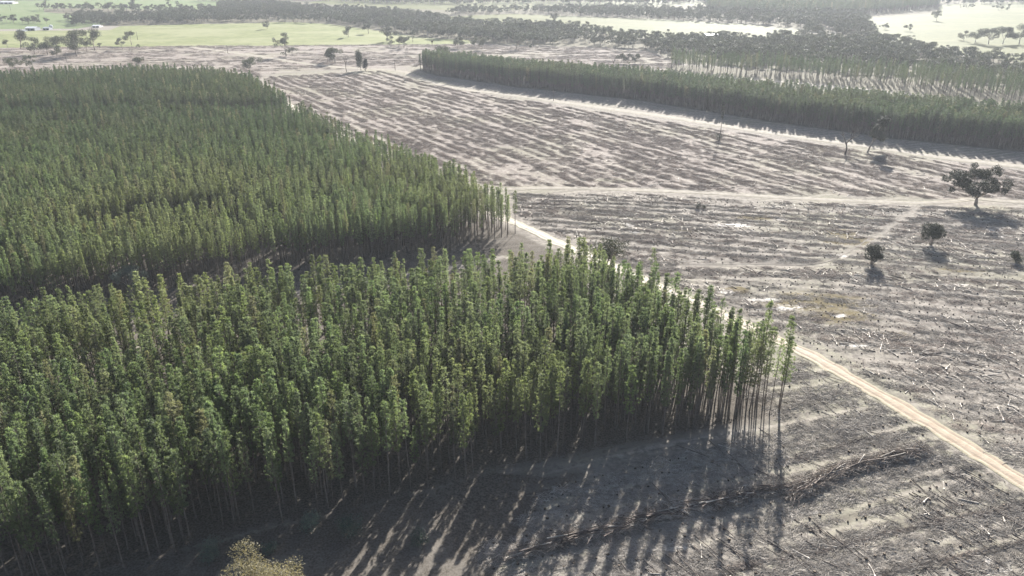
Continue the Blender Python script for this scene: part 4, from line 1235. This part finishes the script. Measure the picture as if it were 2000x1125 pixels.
for line, lab in ((poly([(1370, 1128), (1600, 1076), (1800, 1030), (2040, 978)]), 'thin line of sticks along a rut at the lower right'),
                  (poly([(1700, 1132), (1850, 1096), (2050, 1046)]), 'thin line of sticks in the bottom right corner'),
                  (poly([(1560, 898), (1640, 872), (1720, 850)]), 'short thin line of sticks between the corner pines and the sand road')):
    L = smooth_line(line, 1.1); n = len(L)
    hd = np.array([heading(t) for t in np.gradient(L, axis=0)])
    sc_ = rgw.uniform(.45, .9, n)
    scatter('slash_line', np.column_stack([L + rgw.normal(0, .3, (n, 2)), terrain(L[:, 0], L[:, 1]) + .03]), np.column_stack([np.zeros((n, 2)), hd + rgw.normal(0, .2, n)]), np.column_stack([sc_ * 1.5, sc_ * .7, sc_ * .7]), rgw.integers(0, 3, n), [[slash_src[3]], [slash_src[4]], [slash_src[1]]], lab, 'slash row')

# regrowth tufts on the clear-cut
tuft = []
for k, (x, y, lab) in enumerate([(1700, 868, 'low dark tuft by the bend of foreground slash row'), (1605, 768, 'low dark tuft between corner pines and sand road'), (1530, 640, 'low dark tuft at the upper verge of the sand road')]):
    e = tree_obj('low_tuft', bush_meshes(90 + k, .55 + .15 * k, .55, 110, .16, 'dark_bush', 5), place(x, y), 0, 1, lab, 'shrub', parts=('stem', 'foliage'))
    tuft.append(list(e.children))
def tufts(reg, n, label, smin, smax):
    p = rand_in(reg, n)
    xx, yy = project(np.column_stack([p, np.zeros(len(p))]))
    p = p[(xx < 2060) & (yy < 1150) & (road_dist(p[:, 0], p[:, 1]) > 1.0) & (rgq.random(len(p)) < .25 + 1.2 * fbm(p[:, 0] * .04, p[:, 1] * .04, 171))]
    n = len(p); s = rgq.uniform(smin, smax, n)
    scatter('regrowth_tufts', np.column_stack([p, terrain(p[:, 0], p[:, 1])]), np.column_stack([np.zeros((n, 2)), rgq.uniform(0, 6.28, n)]), np.column_stack([s, s, s * .8]), rgq.integers(0, 3, n), tuft, label, 'regrowth')
tufts(REG_B, 3800, 'small dark regrowth tufts dotted over the right clear-cut', .3, .85)
tufts(REG_C, 1500, 'small dark regrowth tufts dotted over the foreground', .2, .6)

# ------------------------------------------------------------------ farm buildings, tank, poles, fence
M['roof_pale'] = rough_mat('pale_sheet_roof', (0.55, 0.56, 0.57), (0.66, 0.67, 0.68), .5, .45, .5)
M['roof_grey'] = rough_mat('grey_sheet_roof', (0.30, 0.32, 0.34), (0.38, 0.40, 0.42), .5, .45, .5)
M['wall_shed'] = rough_mat('shed_wall', (0.26, 0.28, 0.30), (0.34, 0.36, 0.38), .8)
M['wall_pale'] = rough_mat('pale_wall', (0.52, 0.50, 0.46), (0.60, 0.58, 0.54), .8)
M['opening'] = rough_mat('dark_opening', (0.03, 0.03, 0.035), (0.05, 0.05, 0.055), 1)
M['tank'] = rough_mat('tank_metal', (0.48, 0.50, 0.52), (0.58, 0.60, 0.62), .6, .4, .5)
M['pole'] = rough_mat('weathered_pole', (0.12, 0.10, 0.085), (0.20, 0.17, 0.15), 1)
def shed(x, yb, wpx, hpx, depth, label, roof='roof_pale', wall='wall_shed', rz=0.0, doors=2, name='farm_shed'):
    w = wpx * mpp(x, yb); h = topz(x, yb, yb - hpx)
    X_, Y_, _ = place(x, yb)
    e = bpy.data.objects.new(name, None); col.objects.link(e)
    e.location = (X_, Y_ + depth / 2, 0.12); e.rotation_euler = (0, 0, rz)
    hw = h * .68
    b = MB()
    x0, y0 = w / 2, depth / 2
    b.add([[-x0, -y0, 0], [x0, -y0, 0], [x0, y0, 0], [-x0, y0, 0], [-x0, -y0, hw], [x0, -y0, hw], [x0, y0, hw], [-x0, y0, hw], [-x0, 0, h], [x0, 0, h]], [[0, 1, 5, 4], [2, 3, 7, 6]])
    b.f.append(np.array([[1, 2, 6, 9, 5], [3, 0, 4, 8, 7]]))
    link('wall', b.mesh('wall', M[wall]), e)
    r = MB()
    o = .4
    for s in (-1, 1):
        ye, ze = s * (y0 + o), hw - o * (h - hw) / y0
        v = [[-x0 - o, ye, ze + .05], [x0 + o, ye, ze + .05], [x0 + o, 0, h + .05], [-x0 - o, 0, h + .05]]
        v2 = [[a, b_, c + .12] for a, b_, c in v]
        r.add(v + v2, [[0, 1, 2, 3], [4, 5, 6, 7], [0, 1, 5, 4], [1, 2, 6, 5], [2, 3, 7, 6], [3, 0, 4, 7]])
    link('roof', r.mesh('roof', M[roof]), e)
    for d in range(doors):
        q = MB(); q.box((-x0 + (d + .5) * w / doors, -y0 - .04, hw * .42), (w / doors * .62, .1, hw * .84))
        link('door', q.mesh('door', M['opening']), e)
    return tag(e, label, 'building')
shed(59, 60, 19, 7, 14, 'pale-roofed farm shed left of the water tank', 'roof_pale')
shed(90, 59, 12, 5.5, 10, 'smaller grey shed right of the pale-roofed shed', 'roof_grey')
shed(187, 54, 14, 4.5, 12, 'white-roofed shed half hidden by trees', 'roof_pale', 'wall_pale')
shed(40, 62, 14, 3, 10, 'low lean-to beside the pale-roofed shed', 'roof_grey', doors=1)
shed(12, 8, 26, 5, 20, 'long pale-roofed farmhouse at the top left', 'roof_pale', 'wall_pale', doors=3, name='farmhouse')
shed(1392, 73, 26, 6, 14, 'long grey-blue shed alone in the pale middle paddock', 'roof_grey', doors=3)
Xt, Yt, _ = place(100, 54)
e = bpy.data.objects.new('water_tank', None); col.objects.link(e); e.location = (Xt, Yt, .12)
rt_ = 3.4 * mpp(100, 54); ht = topz(100, 54, 48.5)
b = MB(); b.tube([[0, 0, 0], [0, 0, ht * .8]], [rt_, rt_], 20, False); link('tank_wall', b.mesh('tank_wall', M['tank'], True), e)
b = MB(); b.tube([[0, 0, ht * .8 + .01], [0, 0, ht]], [rt_ * 1.04, .25], 20, True); link('tank_roof', b.mesh('tank_roof', M['roof_pale']), e)
tag(e, 'round pale water tank beside the farm sheds', 'water tank')

def power_pole(x, yb, yt, label, arm=True):
    H = topz(x, yb, yt)
    X_, Y_, Z_ = place(x, yb)
    e = bpy.data.objects.new('power_pole', None); col.objects.link(e); e.location = (X_, Y_, Z_)
    b = MB(); b.tube([[0, 0, -.3], [0, 0, H]], [.26, .18], 8); link('post', b.mesh('post', M['pole']), e)
    if arm:
        b = MB(); b.box((0, -.2, H - .7), (2.2, .16, .2)); c = link('crossarm', b.mesh('crossarm', M['pole']), e)
        for s in (-.95, 0, .95):
            i_ = MB(); i_.tube([[s, -.2, H - .6], [s, -.2, H - .3]], [.09, .05], 6); link('insulator', i_.mesh('insulator', M['wall_pale']), c)
    return tag(e, label, 'power pole')
power_pole(269, 78, 62, 'leaning-looking pole in the yellow-green paddock beside the fan-shaped gum')
power_pole(445, 104, 88, 'pole beside the far track on the left clearing')
power_pole(772, 138, 116, 'pole at the bend of the far track near the columnar pines')
power_pole(1081, 197, 177, 'short pole beside the far track below the right stand')
power_pole(130, 121, 105, 'thin pole in front of the big dark gum')
power_pole(21, 20, 10, 'distant pole in the top left green paddock')
power_pole(207, 5, -8, 'distant pole at the very top left')

Fl = smooth_line(poly([(430, 91.5), (600, 89.6), (720, 88.4), (900, 87.6)]), 9)
e = bpy.data.objects.new('farm_fence', None); col.objects.link(e)
e.location = (Fl[0][0], Fl[0][1], 0)
pb_ = MB(); pb_.tube([[0, 0, -.2], [0, 0, 1.4]], [.10, .09], 6); post_m = pb_.mesh('post', M['pole'])
for p in Fl: link('post', post_m, e, (p[0] - Fl[0][0], p[1] - Fl[0][1], 0))
for z in (.5, .9, 1.25):
    wb = MB(); wb.tube(np.column_stack([Fl - Fl[0], np.full(len(Fl), z)]), .012, 3, False); link('wire', wb.mesh('wire', M['tank']), e)
tag(e, 'post and wire fence along the near edge of the yellow-green paddock', 'fence')

# ------------------------------------------------------------------ air
hb = MB(); hb.box((0, 2000, 53.5), (10400, 10600, 109))
hm, nt, out = new_mat('haze_air')
pv = nt.nodes.new('ShaderNodeVolumePrincipled')
pv.inputs['Color'].default_value = (0.86, 0.92, 1.0, 1)
pv.inputs['Density'].default_value = HAZE_DENSITY
pv.inputs['Anisotropy'].default_value = HAZE_ANISO
nt.links.new(pv.outputs[0], out.inputs['Volume'])
tag(link('haze', hb.mesh('haze', hm)), 'thin bright morning haze over the whole landscape', 'haze', kind='stuff')
print('COUNTS near', len(near), 'left', len(left), 'right', len(right), 'thin', len(thin), 'farpine', len(farp), 'gums', len(wp), 'logs', len(logs), len(far_logs), 'stumps', len(allst), 'ground', len(X))
